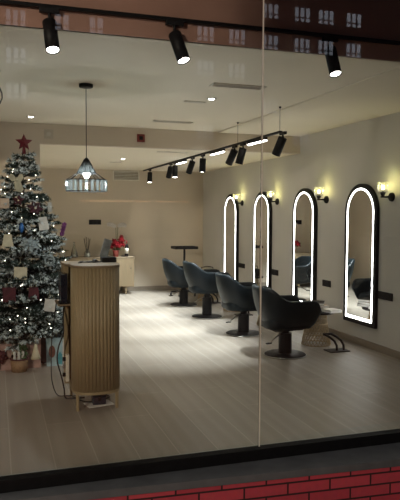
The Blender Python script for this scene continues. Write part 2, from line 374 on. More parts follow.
# ------------------------------------------------------------------ arched mirrors
def arch(w, ztop, zbot, n=28):
    r = w / 2; pts = [(-r, zbot), (r, zbot)]
    for k in range(n + 1):
        t = PI * k / n; pts.append((r * math.cos(t), ztop - r + r * math.sin(t)))
    return pts
def ring_prism(mb, outer, inner, x0, x1):
    n = len(outer)
    vs = [Vector((x0, p[0], p[1])) for p in outer] + [Vector((x0, p[0], p[1])) for p in inner] + [Vector((x1, p[0], p[1])) for p in outer] + [Vector((x1, p[0], p[1])) for p in inner]
    fs = []
    for k in range(n):
        j = (k + 1) % n
        fs += [(k, j, n + j, n + k), (2 * n + k, 3 * n + k, 3 * n + j, 2 * n + j), (k, 2 * n + k, 2 * n + j, j), (n + k, n + j, 3 * n + j, 3 * n + k)]
    mb._new(vs, fs)
W, ZT, ZB = .69, 1.975, .265
def make_mirror(label, loc):
    t = thing('arched_mirror', label, 'mirror', loc, 'arched lit mirrors along the right wall')
    q = MB(); ring_prism(q, arch(W, ZT, ZB), arch(W - .11, ZT - .055, ZB + .055), -.044, -.001); q.build('frame', M['black_metal'], t)
    q = MB(); ring_prism(q, arch(W - .11, ZT - .055, ZB + .055), arch(W - .146, ZT - .073, ZB + .085), -.046, -.006); q.build('led_strip', M['led'], t)
    q = MB(); q.prism(arch(W - .146, ZT - .073, ZB + .085), lambda p: (-.0435, p[0], p[1]), lambda p: (-.006, p[0], p[1])); q.build('mirror_glass', M['mirror'], t)
    return t
mir_lab = ['arched lit mirror at the far end, nearest to the trolley and back wall', 'arched lit mirror second from the back wall',
           'arched lit mirror third from the back wall, next nearer than the second', 'nearest arched lit mirror, beside the low table with magazines']
mir_lab[2] = 'arched lit mirror between the nearest mirror and the one crossed by the glass joint'
mir_lab[1] = 'arched lit mirror crossed by the pale glass joint'
my = [11.05, 9.597, 8.10, 6.63]
m0 = make_mirror(mir_lab[3], (XR, my[3], 0))
for k in (2, 1, 0):
    c_ = copy_tree(m0); c_.location = (XR, my[k], 0); c_['label'] = mir_lab[k]

# ------------------------------------------------------------------ wall sconces
def make_sconce(label, loc):
    t = thing('wall_sconce', label, 'wall lamp', loc, 'ribbed glass wall lamps')
    MB().cyl((-.001, 0, 0), (-.022, 0, 0), .052, .048, 28).build('wall_plate', M['black_metal'], t)
    q = MB(); q.tube([(-.02, 0, 0), (-.08, 0, 0), (-.150, 0, 0)], .0105, 10); q.cyl((-.125, 0, 0), (-.125, 0, .02), .012, n=12); q.build('arm', M['black_metal'], t)
    q = MB(); q.lathe([(.0, .012), (.020, .014), (.026, .03), (.034, .048), (.030, .052), (.0, .052)], (-.125, 0, 0), 20); q.build('cup', M['black_metal'], t)
    # ribbed glass cylinder, open at the top, fluted wall with thickness
    q = MB(); n = 64; prof = []
    for (z, dr) in ((.052, 0), (.056, .0), (.165, .004)):
        prof.append([(( .052 + dr + (.0035 if k % 4 in (0, 1) else 0)), z) for k in range(n)])
    inner = [[(.046 + (.004 if i else 0), z) for k in range(n)] for i, z in enumerate((.058, .165))]
    rings = prof + list(reversed(inner)); vs = []; fs = []
    for rg in rings:
        for k in range(n):
            a = 2 * PI * k / n; vs.append(Vector((-.125 + rg[k][0] * math.cos(a), rg[k][0] * math.sin(a), rg[k][1])))
    for i in range(len(rings) - 1):
        for k in range(n): fs.append((i * n + k, i * n + (k + 1) % n, (i + 1) * n + (k + 1) % n, (i + 1) * n + k))
    fs.append(tuple(range(n))); q._new(vs, fs); q.build('lamp_shade', M['ribbed_glass'], t)
    MB().cyl((-.125, 0, .052), (-.125, 0, .075), .014, .012, 14).build('socket', M['black_metal'], t)
    q = MB(); q.ball((-.125, 0, .105), .017, 2, (1, 1, 1.5)); q.build('bulb', M['warm_bulb'], t)
    return t
sc_y = [10.54, 9.06, 7.51, 6.05]
sc_lab = ['black wall lamp with ribbed glass beside the mirror nearest to the back wall', 'black wall lamp with ribbed glass just right of the glass joint',
          'black wall lamp with ribbed glass between the two nearest mirrors', 'nearest black wall lamp with glowing ribbed glass, above the long black socket plate']
s0 = make_sconce(sc_lab[3], (XR, sc_y[3], 1.80))
for k in (2, 1, 0):
    c_ = copy_tree(s0); c_.location = (XR, sc_y[k], 1.80); c_['label'] = sc_lab[k]
for y in sc_y: lamp('POINT', (XR - .125, y, 1.925), 1.7, (1.0, .93, .36), size=.012, name='sconce_lamp')

# ------------------------------------------------------------------ black sockets on the right wall
def socket_plate(label, y0, y1, z0, z1):
    loc = (XR, (y0 + y1) / 2, (z0 + z1) / 2); t = thing('socket_plate', label, 'wall socket', loc, 'black socket plates on the mirror wall')
    w = y1 - y0; MB().box((-.006, 0, 0), (.012, w, z1 - z0), bevel=.003).build('plate', M['black_plastic'], t)
    n = 3 if w > .26 else 2
    for k in range(n):
        q = MB(); y = -w / 2 + w * (k + .5) / n
        q.cyl((-.0115, y, 0), (-.0135, y, 0), .024, .022, 20); q.build('socket', M['black_metal'], t)
socket_plate('long black socket plate right of the nearest mirror', 5.995, 6.30, .625, .715)
socket_plate('black socket plate between the two nearest mirrors', 7.37, 7.585, .628, .715)
socket_plate('black socket plate right of the mirror crossed by the glass joint', 9.00, 9.26, .628, .718)
socket_plate('black socket plate right of the farthest mirror', 10.40, 10.72, .628, .710)

# ------------------------------------------------------------------ salon chairs
def make_chair(label, loc):
    t = thing('salon_chair', label, 'chair', loc, 'salon chairs in front of the mirrors')
    # tub shell: U-shaped plan, open to +X (towards the mirrors)
    xb, bd, bw, arm = -.05, .275, .295, .355
    NA, NB = 26, 14
    path = []
    for k in range(NB): u = k / NB; path.append((xb + arm * (1 - u), -bw * (1 - .06 * (1 - u)), arm * (1 - u)))
    for k in range(NA + 1):
        a = -PI / 2 + PI * k / NA; e = .86
        cx_, sy_ = math.cos(a), math.sin(a)
        path.append((xb - bd * abs(cx_) ** e, bw * (abs(sy_) ** e) * (1 if sy_ > 0 else -1), 0))
    for k in range(1, NB + 1): u = k / NB; path.append((xb + arm * u, bw * (1 - .06 * u), arm * u))
    n = len(path)
    def smooth(a, b, x):
        x = max(0, min(1, (x - a) / (b - a))); return x * x * (3 - 2 * x)
    def top(p): return .655 + .150 * smooth(-.05, -.27, p[0])
    def rnd(p, r=.12):
        g = arm - p[2]
        if p[2] == 0 or g >= r: return 0.0
        u = 1 - g / r; return r * (1 - math.sqrt(max(0, 1 - u * u)))
    NV = 12
    def outer(p, v, ins=0.0):
        zb, zt = .355 + rnd(p, .11), top(p) - rnd(p, .09)
        z = zb + (zt - zb) * v
        s = .70 + .30 * math.sin(min(1, v * 1.25) * PI / 2) ** .8
        lean = -.055 * v * smooth(.05, -.30, p[0])
        x, y = p[0], p[1]
        # shrink about the U's spine
        sx = (x + .02) * (s if x < 0 else (.90 + .10 * s)) - .02 + lean
        sy = y * s
        if ins:
            d = Vector((x + .05 if x < -.05 else 0, y)); L_ = d.length or 1; sx -= d.x / L_ * ins; sy -= d.y / L_ * ins
        return Vector((sx, sy, z))
    q = MB(); vs = []; fs = []
    rows_ = []
    for j in range(NV + 1): rows_.append([outer(p, j / NV) for p in path])
    rows_.append([outer(p, 1.0, .012) + Vector((0, 0, .010)) for p in path])
    rows_.append([outer(p, 1.0, .034) + Vector((0, 0, .010)) for p in path])
    rows_.append([outer(p, .985, .046) for p in path])
    for j in range(1, 8): rows_.append([outer(p, 1 - .75 * j / 7, .050) for p in path])
    rows_.append([outer(p, .08, .045) for p in path])
    for r in rows_: vs += r
    R_ = len(rows_)
    for i in range(R_ - 1):
        for k in range(n - 1): fs.append((i * n + k, i * n + k + 1, (i + 1) * n + k + 1, (i + 1) * n + k))
    fs += [((R_ - 1) * n + k, (R_ - 1) * n + k + 1, k + 1, k) for k in range(n - 1)]
    # close arm ends
    fs.append(tuple(i * n for i in range(R_))); fs.append(tuple(i * n + n - 1 for i in reversed(range(R_))))
    q._new(vs, fs, True)
    sh = q.build('backrest', M['teal'], t)
    # under-pan + cushion
    pan = [outer(p, 0.06) for p in path if p[2] < .20]; poly = [(v.x, v.y) for v in pan]
    q = MB(); q.prism(poly, lambda p: (p[0] * .96, p[1] * .96, .335), lambda p: (p[0], p[1], .372)); q.build('seat_pan', M['teal'], t)
    q = MB(); cp = []
    for k in range(40):
        a = 2 * PI * k / 40; ca, sa = math.cos(a), math.sin(a); e = .45
        cp.append((.0 + .275 * abs(ca) ** e * (1 if ca > 0 else -1), .225 * abs(sa) ** e * (1 if sa > 0 else -1)))
    lay = [(.93, .345), (1.0, .365), (1.0, .435), (.95, .462), (.80, .475), (.4, .480)]
    vs = [Vector((p[0] * s, p[1] * s, z)) for s, z in lay for p in cp]; m_ = len(cp)
    fs = [(i * m_ + k, i * m_ + (k + 1) % m_, (i + 1) * m_ + (k + 1) % m_, (i + 1) * m_ + k) for i in range(len(lay) - 1) for k in range(m_)]
    fs += [tuple(reversed(range(m_))), tuple(range((len(lay) - 1) * m_, len(lay) * m_))]
    q._new(vs, fs, True); q.build('seat', M['teal_in'], t)
    q = MB(); q.cyl((0, 0, .03), (0, 0, .27), .076, .074, 28); q.cyl((0, 0, .27), (0, 0, .338), .045, .045, 24); q.build('column', M['black_metal'], t)
    q = MB(); q.box((0, 0, .326), (.20, .20, .018), bevel=.004); q.build('swivel_plate', M['black_metal'], t)
    q = MB(); q.lathe([(0, 0), (.232, 0), (.238, .006), (.236, .014), (.22, .022), (.10, .030), (0, .032)], n=48); q.build('base', M['black_metal'], t)
    q = MB(); ringp = [(.2385 * math.cos(2 * PI * k / 48), .2385 * math.sin(2 * PI * k / 48), .009) for k in range(49)]; q.tube(ringp, .004, 6); q.build('base_rim', M['chrome'], t)
    q = MB(); q.tube([(-.05, -.02, .262), (-.10, -.04, .258), (-.17, -.07, .225), (-.23, -.095, .19)], .009, 8); q.build('pump_lever', M['chrome'], t)
    pd = MB(); pd.box((-.245, -.10, .185), (.075, .03, .014), Rz(.38), .004); pd.build('pump_pedal', M['black_plastic'], t)
    return t
ch_y = [10.50, 9.18, 7.73, 6.42]; ch_x = [3.135, 3.12, 3.145, 3.125]; ch_up = [0.0, .055, .0, -.018]; ch_r = [-.10, -.05, -.04, -.02]
ch_lab = ['dark teal tub salon chair at the far end of the row, beside the trolley', 'dark teal tub salon chair second from the back wall',
          'dark teal tub salon chair directly behind the nearest chair', 'nearest dark teal tub salon chair, partly crossed by the glass joint, beside the rattan table']
ch0 = make_chair(ch_lab[3], (ch_x[3], ch_y[3], 0)); ch0.rotation_euler.z = ch_r[3]
for k in (2, 1, 0):
    c_ = copy_tree(ch0); c_.location = (ch_x[k], ch_y[k], 0); c_.rotation_euler.z = ch_r[k]; c_['label'] = ch_lab[k]

# each chair is pumped to its own height: everything but the base disc rides up or down with the column
for root in [o for o in list(COL.objects) if o.get('category') == 'chair']:
    k = min(range(4), key=lambda i: abs(ch_y[i] - root.location.y))
    for ch in root.children:
        if ch.name.startswith('column'): ch.scale.z = 1 + ch_up[k] / .338
        elif not ch.name.startswith('base'): ch.location.z += ch_up[k]
# ------------------------------------------------------------------ rattan side tables, footrests
def make_table(label, loc):
    t = thing('rattan_table', label, 'side table', loc, 'rattan side tables between the chairs')
    q = MB(); NS, H = 26, .385
    def rr(u): return .175 - .075 * u + .02 * u * u
    for sgn in (1, -1):
        for k in range(NS):
            pts = []
            for i in range(9):
                u = i / 8; a = 2 * PI * k / NS + sgn * u * 1.1; r = rr(u) + sgn * .0018
                pts.append((r * math.cos(a), r * math.sin(a), .008 + H * u))
            q.tube(pts, .0042, 4)
    for u in (0, .33, .66, 1.0):
        q.tube([(rr(u) * math.cos(2 * PI * k / 32), rr(u) * math.sin(2 * PI * k / 32), .008 + H * u) for k in range(33)], .0075, 5)
    q.build('woven_base', M['wicker'], t)
    q = MB(); q.lathe([(0, .393), (.215, .393), (.222, .399), (.222, .411), (.215, .416), (0, .416)], n=44); q.build('tabletop', M['black_metal'], t)
    return t
tb_y = [11.05, 9.65, 8.25, 6.85]
tb_lab = ['small rattan table with black top, farthest one by the back wall', 'small rattan table with black top behind the second nearest chair',
          'small rattan table with black top just behind the nearest chair back', 'nearest rattan table, its black top holding magazines']
t0 = make_table(tb_lab[3], (3.755, tb_y[3], 0))
for k in (2, 1, 0):
    c_ = copy_tree(t0); c_.location = (3.755, tb_y[k], 0); c_['label'] = tb_lab[k]
def book(label, c, d, rz, cover, grp='magazines on the nearest rattan table'):
    t = thing('magazine', label, 'magazine', (c[0], c[1], c[2]), grp, rz)
    h = d[2]; MB().box((0, 0, h / 2), (d[0] - .006, d[1] - .006, h - .004)).build('pages', M['paper'], t)
    q = MB(); q.box((0, 0, .001), (d[0], d[1], .002)); q.box((0, 0, h - .001), (d[0], d[1], .002)); q.box((-d[0] / 2 + .001, 0, h / 2), (.002, d[1], h)); q.build('cover', cover, t)
book('white magazine sticking out over the right edge of the rattan table', (3.885, 6.70, .4165), (.17, .18, .034), .12, M['paper'])
book('grey patterned magazine lowest on the rattan table pile', (3.815, 6.96, .4165), (.21, .28, .034), -.35, M['mag'])
book('pale magazine in the middle of the rattan table pile', (3.825, 6.95, .451), (.20, .27, .030), -.15, M['kraft'])
book('dark patterned magazine topmost on the rattan table pile', (3.81, 6.96, .4815), (.20, .27, .028), -.55, M['mag'])

t = thing('tool_caddy', 'black open caddy standing on the farthest rattan table', 'caddy', (3.755, 11.05, .4165))
q = MB(); q.box((0, 0, .006), (.26, .20, .012)); q.box((0, .095, .07), (.26, .01, .14), bevel=.003); q.box((0, -.095, .07), (.26, .01, .14), bevel=.003); q.box((.125, 0, .07), (.01, .20, .14), bevel=.003); q.box((-.125, 0, .07), (.01, .20, .14), bevel=.003); q.build('caddy_body', M['black_plastic'], t)
q = MB(); q.tube([(-.125, 0, .12), (-.11, 0, .19), (0, 0, .21), (.11, 0, .19), (.125, 0, .12)], .008, 8); q.build('handle', M['black_metal'], t)
def make_footrest(label, loc):
    t = thing('footrest', label, 'footrest', loc, 'black footrests under the mirrors')
    MB().box((0, 0, .006), (.26, .17, .012), bevel=.003).build('floor_plate', M['black_metal'], t)
    for s in (-1, 1):
        q = MB(); q.tube([(.03 + s * .045, -.03, .012), (.03 + s * .045, -.02, .07), (.01 + s * .045, .0, .12), (-.03 + s * .045, .04, .16), (-.07 + s * .045, .09, .185)], .014, 10); q.build('leg', M['black_metal'], t)
    MB().cyl((-.13, .09, .187), (-.01, .09, .187), .014, n=14).build('foot_bar', M['black_metal'], t)
    return t
fr_lab = ['black metal footrest by the farthest mirror', 'black metal footrest right of the second chair base from the back', 'black metal footrest behind the nearest chair', 'nearest black metal footrest on the floor in front of the nearest mirror']
f0 = make_footrest(fr_lab[3], (3.80, 6.43, 0))
for k, y in ((2, 7.80), (1, 9.19), (0, 10.60)):
    c_ = copy_tree(f0); c_.location = (3.72 if k == 0 else 3.74, y, 0); c_['label'] = fr_lab[k]

# ------------------------------------------------------------------ trolley at the back
t = thing('salon_trolley', 'black salon trolley with flat tray standing behind the farthest chair', 'trolley', (3.52, 11.75, 0))
q = MB(); q.box((0, 0, .925), (.46, .34, .016), bevel=.006); q.box((0, .165, .945), (.46, .012, .045), bevel=.004); q.box((0, -.165, .945), (.46, .012, .045), bevel=.004); q.box((.225, 0, .945), (.012, .34, .045), bevel=.004); q.box((-.225, 0, .945), (.012, .34, .045), bevel=.004); q.build('tray', M['black_plastic'], t)
MB().cyl((0, 0, .10), (0, 0, .92), .021, n=18).build('post', M['black_metal'], t)
q = MB(); q.lathe([(0, .09), (.05, .09), (.05, .12), (.03, .13), (0, .13)], n=20)
for k in range(5):
    a = 2 * PI * k / 5 + .3; q.tube([(.03 * math.cos(a), .03 * math.sin(a), .10), (.26 * math.cos(a), .26 * math.sin(a), .068)], [.018, .011], 8)
q.build('star_base', M['black_metal'], t)
for k in range(5):
    a = 2 * PI * k / 5 + .3; MB().cyl((.26 * math.cos(a) - .012, .26 * math.sin(a), .026), (.26 * math.cos(a) + .012, .26 * math.sin(a), .026), .025, n=16).build('caster', M['black_plastic'], t)
tag(MB().box((3.56, 11.72, .9475), (.19, .055, .024), Rz(.25), .006).build('hair_comb_case', M['black_plastic'], None, (3.56, 11.72, .934)), 'small black case lying on the trolley tray', 'case')

# ------------------------------------------------------------------ track lighting
def rail(name, label, p0, p1, rods):
    t = thing(name, label, 'light track', p0)
    p0, p1 = Vector(p0), Vector(p1); c = (p1 - p0) / 2; d = p1 - p0
    dims = (abs(d.x) or .034, abs(d.y) or .034, .022)
    q = MB(); q.box(c, dims, bevel=.002); q.build('rail', M['black_metal'], t)
    for r in rods:
        q = MB(); q.cyl(Vector(r[0]) - p0, Vector(r[1]) - p0, .0022, n=8); q.lathe([(0, 0), (.012, 0), (.012, -.012), (.004, -.02), (0, -.02)], Vector(r[1]) - p0, 12); q.build('suspension_rod', M['black_metal'], t)
    return t
ZT2 = 2.476
rail('light_track', 'long black light track running over the salon chairs', (2.9, 6.12, ZT2), (2.9, 12.6, ZT2), [((2.9, 6.15, ZT2), (2.9, 6.15, ZC)), ((2.9, 7.37, ZT2), (2.9, 7.37, ZC))])
rail('light_track', 'black light track across the top of the shop window', (XL + .05, 4.03, 2.868), (XR - .05, 4.03, 2.868), [])
def make_spot(label, loc, d, L=.20, r=.047, grp='track spotlights over the chairs', ax=(0, .1), drop=.055):
    t = thing('track_spotlight', label, 'spotlight', loc, grp)
    d = Vector(d).normalized()
    q = MB()
    if ax[0]: q.box((.0, 0, -.012), (.12, .032, .03), bevel=.003)
    else: q.box((0, .0, -.012), (.034, .12, .03), bevel=.003)
    q.build('adapter', M['black_plastic'], t)
    piv = Vector((0, 0, -drop)); q = MB(); q.cyl((0, 0, -.02), piv, .009, n=12); q.ball(piv, .013, 2); q.build('swivel_arm', M['black_metal'], t)
    a = piv - d * .0 + Vector((0, 0, 0)); e = a + d * L
    rot = d.to_track_quat('Z', 'Y')
    q = MB(); q.lathe([(0, 0), (r * .9, 0), (r, .006), (r, L), (r * .90, L), (r * .86, L - .012), (0, L - .012)], a, 28, True, rot)
    b = q.build('body', M['black_metal'], t)
    q = MB(); q.lathe([(0, L - .0105), (r * .84, L - .0105), (r * .84, L - .006), (r * .5, L - .002), (0, L - .001)], a, 24, True, rot)
    q.build('lens', M['spot_lens'], b)
    return Vector(loc) + e + d * .015, d
SP = [(12.04, (-.06, -.10, -1), 'track spotlight at the far end of the long light track'),
      (10.50, (-.12, .50, -1), 'track spotlight tilted to the back wall, farther of the close far pair'),
      (10.24, (-.05, -.12, -1), 'upright track spotlight, nearer of the close far pair'),
      (9.25, (-.22, .45, -1), 'track spotlight tilted to the back wall just nearer than the farthest light bar'),
      (8.75, (-.04, .02, -1), 'upright track spotlight just beyond the middle light bar'),
      (7.47, (-.25, .62, -1), 'track spotlight tilted to the back wall just nearer than the middle light bar'),
      (7.19, (-.20, .20, -1), 'track spotlight by the far end of the nearest light bar'),
      (6.07, (-.25, .45, -1), 'track spotlight at the near end of the long light track')]
aims = [(-.45, .05, -1), (-.40, .22, -1), (-.42, -.05, -1), (-.45, .2, -1), (-.42, -.05, -1), (-.48, .2, -1), (-.42, .05, -1), (-.45, .2, -1)]
for (y, d, lab), am in zip(SP, aims):
    e, dd = make_spot(lab, (2.9, y, ZT2 - .011), d)
    lamp('SPOT', e, 185, (.89, .965, 1.0), size=.03, name='spot_beam', aim=dd + Vector((-.14, -.02, 0)), angle=62, blend=.85)
FS = [((.335, 4.005), (.07, -.38, -1), 'leftmost window spotlight, hanging straight over the tree side'), ((1.135, 4.005), (.24, -.36, -1), 'tilted middle window spotlight, the one right of the pendant lamp'), ((2.285, 4.005), (.05, -.36, -1), 'window spotlight right of the pale glass joint')]
for (x, y), d, lab in FS:
    e, dd = make_spot(lab, (x, y + .025, 2.857), d, .205, .043, 'spotlights over the shop window', (1, 0), .078)
    lamp('SPOT', e, 3, (1.0, .95, .88), size=.03, name='spot_beam', aim=dd + Vector((0, .5, 0)), angle=70, blend=.8)
for (y0, y1, lab) in ((6.5, 7.03, 'nearest linear light bar on the long light track'), (7.86, 8.39, 'middle linear light bar on the long light track'), (9.61, 10.13, 'farthest linear light bar on the long light track')):
    t = thing('linear_light', lab, 'light bar', (2.9, (y0 + y1) / 2, ZT2 - .011), 'light bars on the track')
    q = MB(); q.box((0, 0, -.016), (.034, y1 - y0, .032), bevel=.002); q.build('housing', M['black_metal'], t)
    q = MB(); q.box((0, 0, -.038), (.030, y1 - y0 - .02, .012), bevel=.004); q.build('diffuser', M['bar_led'], t)

# ------------------------------------------------------------------ pendant lamp
px, py = .785, 5.68
t = thing('pendant_lamp', 'black pendant lamp with glass bar ring hanging over the reception desk', 'pendant lamp', (px, py, ZC))
q = MB(); q.lathe([(0, 0), (.062, 0), (.062, -.022), (.058, -.028), (.010, -.030), (0, -.030)], n=32); q.build('ceiling_rose', M['black_metal'], t)
MB().cyl((0, 0, -.03), (0, 0, -.66), .0035, n=8).build('cord', M['cable'], t)
q = MB(); q.lathe([(0, -.645), (.010, -.65), (.026, -.665), (.030, -.675), (.030, -.725), (.0, -.725)], n=24); q.build('socket', M['black_metal'], t)
q = MB(); q.lathe([(0, -.72), (.013, -.725), (.018, -.745), (.031, -.775), (.033, -.795), (.022, -.817), (0, -.845)], n=24); q.build('bulb', M['bulb'], t)
q = MB(); NB_ = 22
for k in range(10):
    a = 2 * PI * k / 10; ca, sa = math.cos(a), math.sin(a)
    q.tube([(.03 * ca, .03 * sa, -.68), (.085 * ca, .085 * sa, -.785), (.178 * ca, .178 * sa, -.845)], .003, 6)
for (r, z) in ((.178, -.845), (.178, -.945), (.085, -.785)):
    q.tube([(r * math.cos(2 * PI * k / 40), r * math.sin(2 * PI * k / 40), z) for k in range(41)], .0042, 6)
sh = q.build('shade_frame', M['black_metal'], t)
for k in range(NB_):
    a = 2 * PI * k / NB_; q = MB(); q.box((.178 * math.cos(a), .178 * math.sin(a), -.895), (.014, .026, .098), Rz(a), .004, 1); q.build('glass_bar', M['crystal'], sh)
q = MB(); n_ = 24; prof = [(.033, -.69), (.080, -.785), (.083, -.785), (.036, -.69)]; q.lathe(prof + [prof[0]], n=n_); q.build('glass_funnel', M['crystal'], t)
lamp('POINT', (px, py, ZC - .88), 10, (.86, .95, 1.0), size=.03, name='pendant_glow')
t = thing('ceiling_hook', 'black hook with a loop of cable on the ceiling at the left edge', 'hook', (.035, 5.35, ZC))
q = MB(); q.lathe([(0, 0), (.022, 0), (.022, -.012), (0, -.016)], n=16); q.build('hook_plate', M['black_metal'], t)
q = MB(); q.tube([(0, 0, -.01), (-.005, 0, -.05), (.0, 0, -.10), (.015, 0, -.14), (.032, 0, -.18), (.034, 0, -.22), (.016, 0, -.265), (-.02, 0, -.29), (-.07, 0, -.27)], .005, 8); q.build('cable_loop', M['cable'], t)

# ------------------------------------------------------------------ ceiling fittings
def slot_vent(label, c, L, w, rz=0.0):
    t = thing('slot_vent', label, 'air vent', c, 'slot air vents in the ceiling', rz)
    q = MB(); q.box((0, w / 2 - .008, -.006), (L, .016, .012), bevel=.002); q.box((0, -w / 2 + .008, -.006), (L, .016, .012), bevel=.002); q.box((L / 2 - .008, 0, -.006), (.016, w, .012), bevel=.002); q.box((-L / 2 + .008, 0, -.006), (.016, w, .012), bevel=.002); q.build('frame', M['grille'], t)
    q = MB(); q.box((0, 0, -.002), (L - .02, w - .02, .004)); q.build('slot', M['slot'], t)
    q = MB(); q.box((0, 0, -.006), (L - .03, .006, .008)); q.build('blade', M['grille'], t)
slot_vent('large slot air vent left of the glass joint, near the ceiling downlight', (2.08, 5.29, ZC), .50, .12)
slot_vent('slot air vent in the ceiling just in front of the bulkhead', (2.115, 7.58, ZC), .50, .10)
slot_vent('short slot air vent beside the front ceiling downlight', (1.95, 6.16, ZC), .22, .05)
slot_vent('slot air vent in the lowered ceiling nearest to the bulkhead', (2.44, 8.75, ZL), .45, .08)
slot_vent('thin slot air vent in the lowered ceiling beyond the downlight', (2.0, 10.8, ZL), .20, .06)
def downlight(label, c, W):
    t = thing('downlight', label, 'downlight', c, 'ceiling downlights')
    q = MB(); q.lathe([(.036, 0), (.052, 0), (.052, -.006), (.036, -.008)], n=28); q.build('trim_ring', M['white_plastic'], t)
    q = MB(); q.lathe([(0, -.003), (.036, -.003), (.036, -.006), (.02, -.011), (0, -.012)], n=24); q.build('diffuser', M['down_led'], t)
    lamp('SPOT', (c[0], c[1], c[2] - .02), W, (1.0, .93, .82), size=.03, name='downlight_beam', aim=(0, 0, -1), angle=120, blend=.9)
downlight('bright downlight in the front ceiling above the long track', (2.06, 5.95, ZC), 10)
downlight('bright downlight in the lowered ceiling at the back', (1.985, 10.1, ZL), 10)
downlight('small downlight in the ceiling above the tree star', (.42, 7.75, ZC), 5)
# wall fittings
t = thing('air_grille', 'slatted air conditioning grille high on the back wall', 'air grille', (2.578, YK, 2.38))
q = MB(); q.box((0, -.008, .09), (.55, .016, .02), bevel=.002); q.box((0, -.008, -.09), (.55, .016, .02), bevel=.002); q.box((-.265, -.008, 0), (.02, .016, .18), bevel=.002); q.box((.265, -.008, 0), (.02, .016, .18), bevel=.002); q.build('frame', M['grille'], t)
MB().box((0, -.002, 0), (.52, .004, .17)).build('duct_back', M['slot'], t)
for k in range(5): MB().box((0, -.010, -.062 + .031 * k), (.51, .010, .007), Rx(.3)).build('slat', M['grille'], t)
t = thing('switch_plate', 'black switch plate on the back wall above the sideboard', 'switch', (1.935, YK, 1.425))
MB().box((0, -.006, 0), (.245, .012, .10), bevel=.003).build('plate', M['black_plastic'], t)
for k in (-1, 0, 1): MB().box((k * .075, -.0135, 0), (.055, .004, .062), bevel=.001).build('rocker', M['black_metal'], t)
t = thing('wall_sensor', 'square beige sensor plate on the bulkhead above the tree', 'sensor', (.67, YB, 2.615))
MB().box((0, -.008, 0), (.115, .016, .115), bevel=.004).build('plate', M['beige_plastic'], t)
MB().cyl((0, -.016, 0), (0, -.022, 0), .028, n=20).build('sensor_eye', M['white_plastic'], t)
t = thing('fire_alarm', 'small dark red alarm box on the bulkhead', 'fire alarm', (1.875, YB, 2.612))
MB().box((0, -.012, 0), (.105, .024, .105), bevel=.005).build('alarm_case', M['red_plastic'], t)
MB().box((0, -.026, 0), (.05, .006, .05), bevel=.002).build('call_button', M['black_plastic'], t)

# ------------------------------------------------------------------ reception desk
DX, DY, DW = .783, 5.19, .192          # centre of the rounded end, half width
desk = thing('reception_desk', 'tall reeded oak reception desk with rounded end on slim legs', 'desk', (DX, DY, 0))
def dpath(r, y1=.36, n=60, e=.78):
    pts = []
    for k in range(n + 1):
        a = PI + PI * k / n
        pts.append((r * math.copysign(abs(math.cos(a)) ** e, math.cos(a)), r * .95 * math.copysign(abs(math.sin(a)) ** e, math.sin(a))))
    return pts + [(r, y1)]
def resample(pts, step):
    out = [Vector(pts[0])]; acc = 0
    for a, b in zip(pts, pts[1:]):
        a, b = Vector(a), Vector(b); L_ = (b - a).length; d = 0
        while acc + (L_ - d) >= step: 
            d += step - acc; acc = 0; out.append(a + (b - a) * (d / L_))
        acc += L_ - d
    return out
path = resample([(-DW, .07)] + dpath(DW), .003)
# reeded skin: scallops 2.6 cm wide standing 6 mm proud
outp = []
for i, p in enumerate(path):
    a = path[max(0, i - 1)]; b = path[min(len(path) - 1, i + 1)]; d = (b - a).normalized(); nrm = Vector((d.y, -d.x))
    if nrm.dot(p - Vector((0, .1))) < 0: nrm = -nrm
    s_ = (i * .003) % .030 / .030; outp.append(p + nrm * (.0075 * math.sqrt(max(0, 1 - (2 * s_ - 1) ** 2)) - .003))
innp = [p * .90 for p in path]
q = MB(); n_ = len(outp); Z0, Z1 = .155, 1.165
vs = [Vector((p.x, p.y, z)) for z in (Z0, Z1) for p in outp] + [Vector((p.x, p.y, z)) for z in (Z0, Z1) for p in innp]; fs = []
for k in range(n_ - 1): fs += [(k, k + 1, n_ + k + 1, n_ + k), (2 * n_ + k, 3 * n_ + k, 3 * n_ + k + 1, 2 * n_ + k + 1), (k, 2 * n_ + k, 2 * n_ + k + 1, k + 1), (n_ + k, n_ + k + 1, 3 * n_ + k + 1, 3 * n_ + k)]
fs += [(0, n_, 3 * n_, 2 * n_), (n_ - 1, 3 * n_ - 1, 4 * n_ - 1, 2 * n_ - 1)]
q._new(vs, fs, True); q.build('tambour_front', M['desk_wood'], desk)
tp = [(-.245, .40), (-.245, .20)] + [(p[0] * 1.045, p[1] * 1.045) for p in dpath(DW)] + [(DW + .008, .40)]
q = MB(); q.prism(tp, lambda p: (p[0], p[1], 1.165), lambda p: (p[0], p[1], 1.182)); q.build('desk_top', M['desk_top'], desk)
q = MB(); q.prism([(-DW, .36)] + [(p[0] * 1.03, p[1] * 1.03) for p in dpath(DW)] , lambda p: (p[0], p[1], .135), lambda p: (p[0], p[1], .156)); q.build('bottom_board', M['desk_wood'], desk)
q = MB(); q.box((-.085, .235, .838), (.42, .30, .018), bevel=.002); q.build('shelf', M['desk_top'], desk)
q = MB(); q.box((0, .352, .64), (2 * DW - .01, .016, .99)); q.build('back_panel', M['desk_wood'], desk)
q = MB(); q.box((-.203, .335, .47), (.04, .05, .71), bevel=.003); q.build('side_post', M['desk_wood'], desk)
for (x, y) in ((-.165, -.128), (.155, -.128), (-.165, .33), (.165, .33)):
    q = MB(); q.cyl((x, y, 0), (x, y, .136), .012, .015, 14); q.build('leg', M['desk_wood'], desk)
q = MB(); q.box((-.215, .30, 1.125), (.045, .19, .075), bevel=.003); q.build('top_rail', M['desk_wood'], desk)
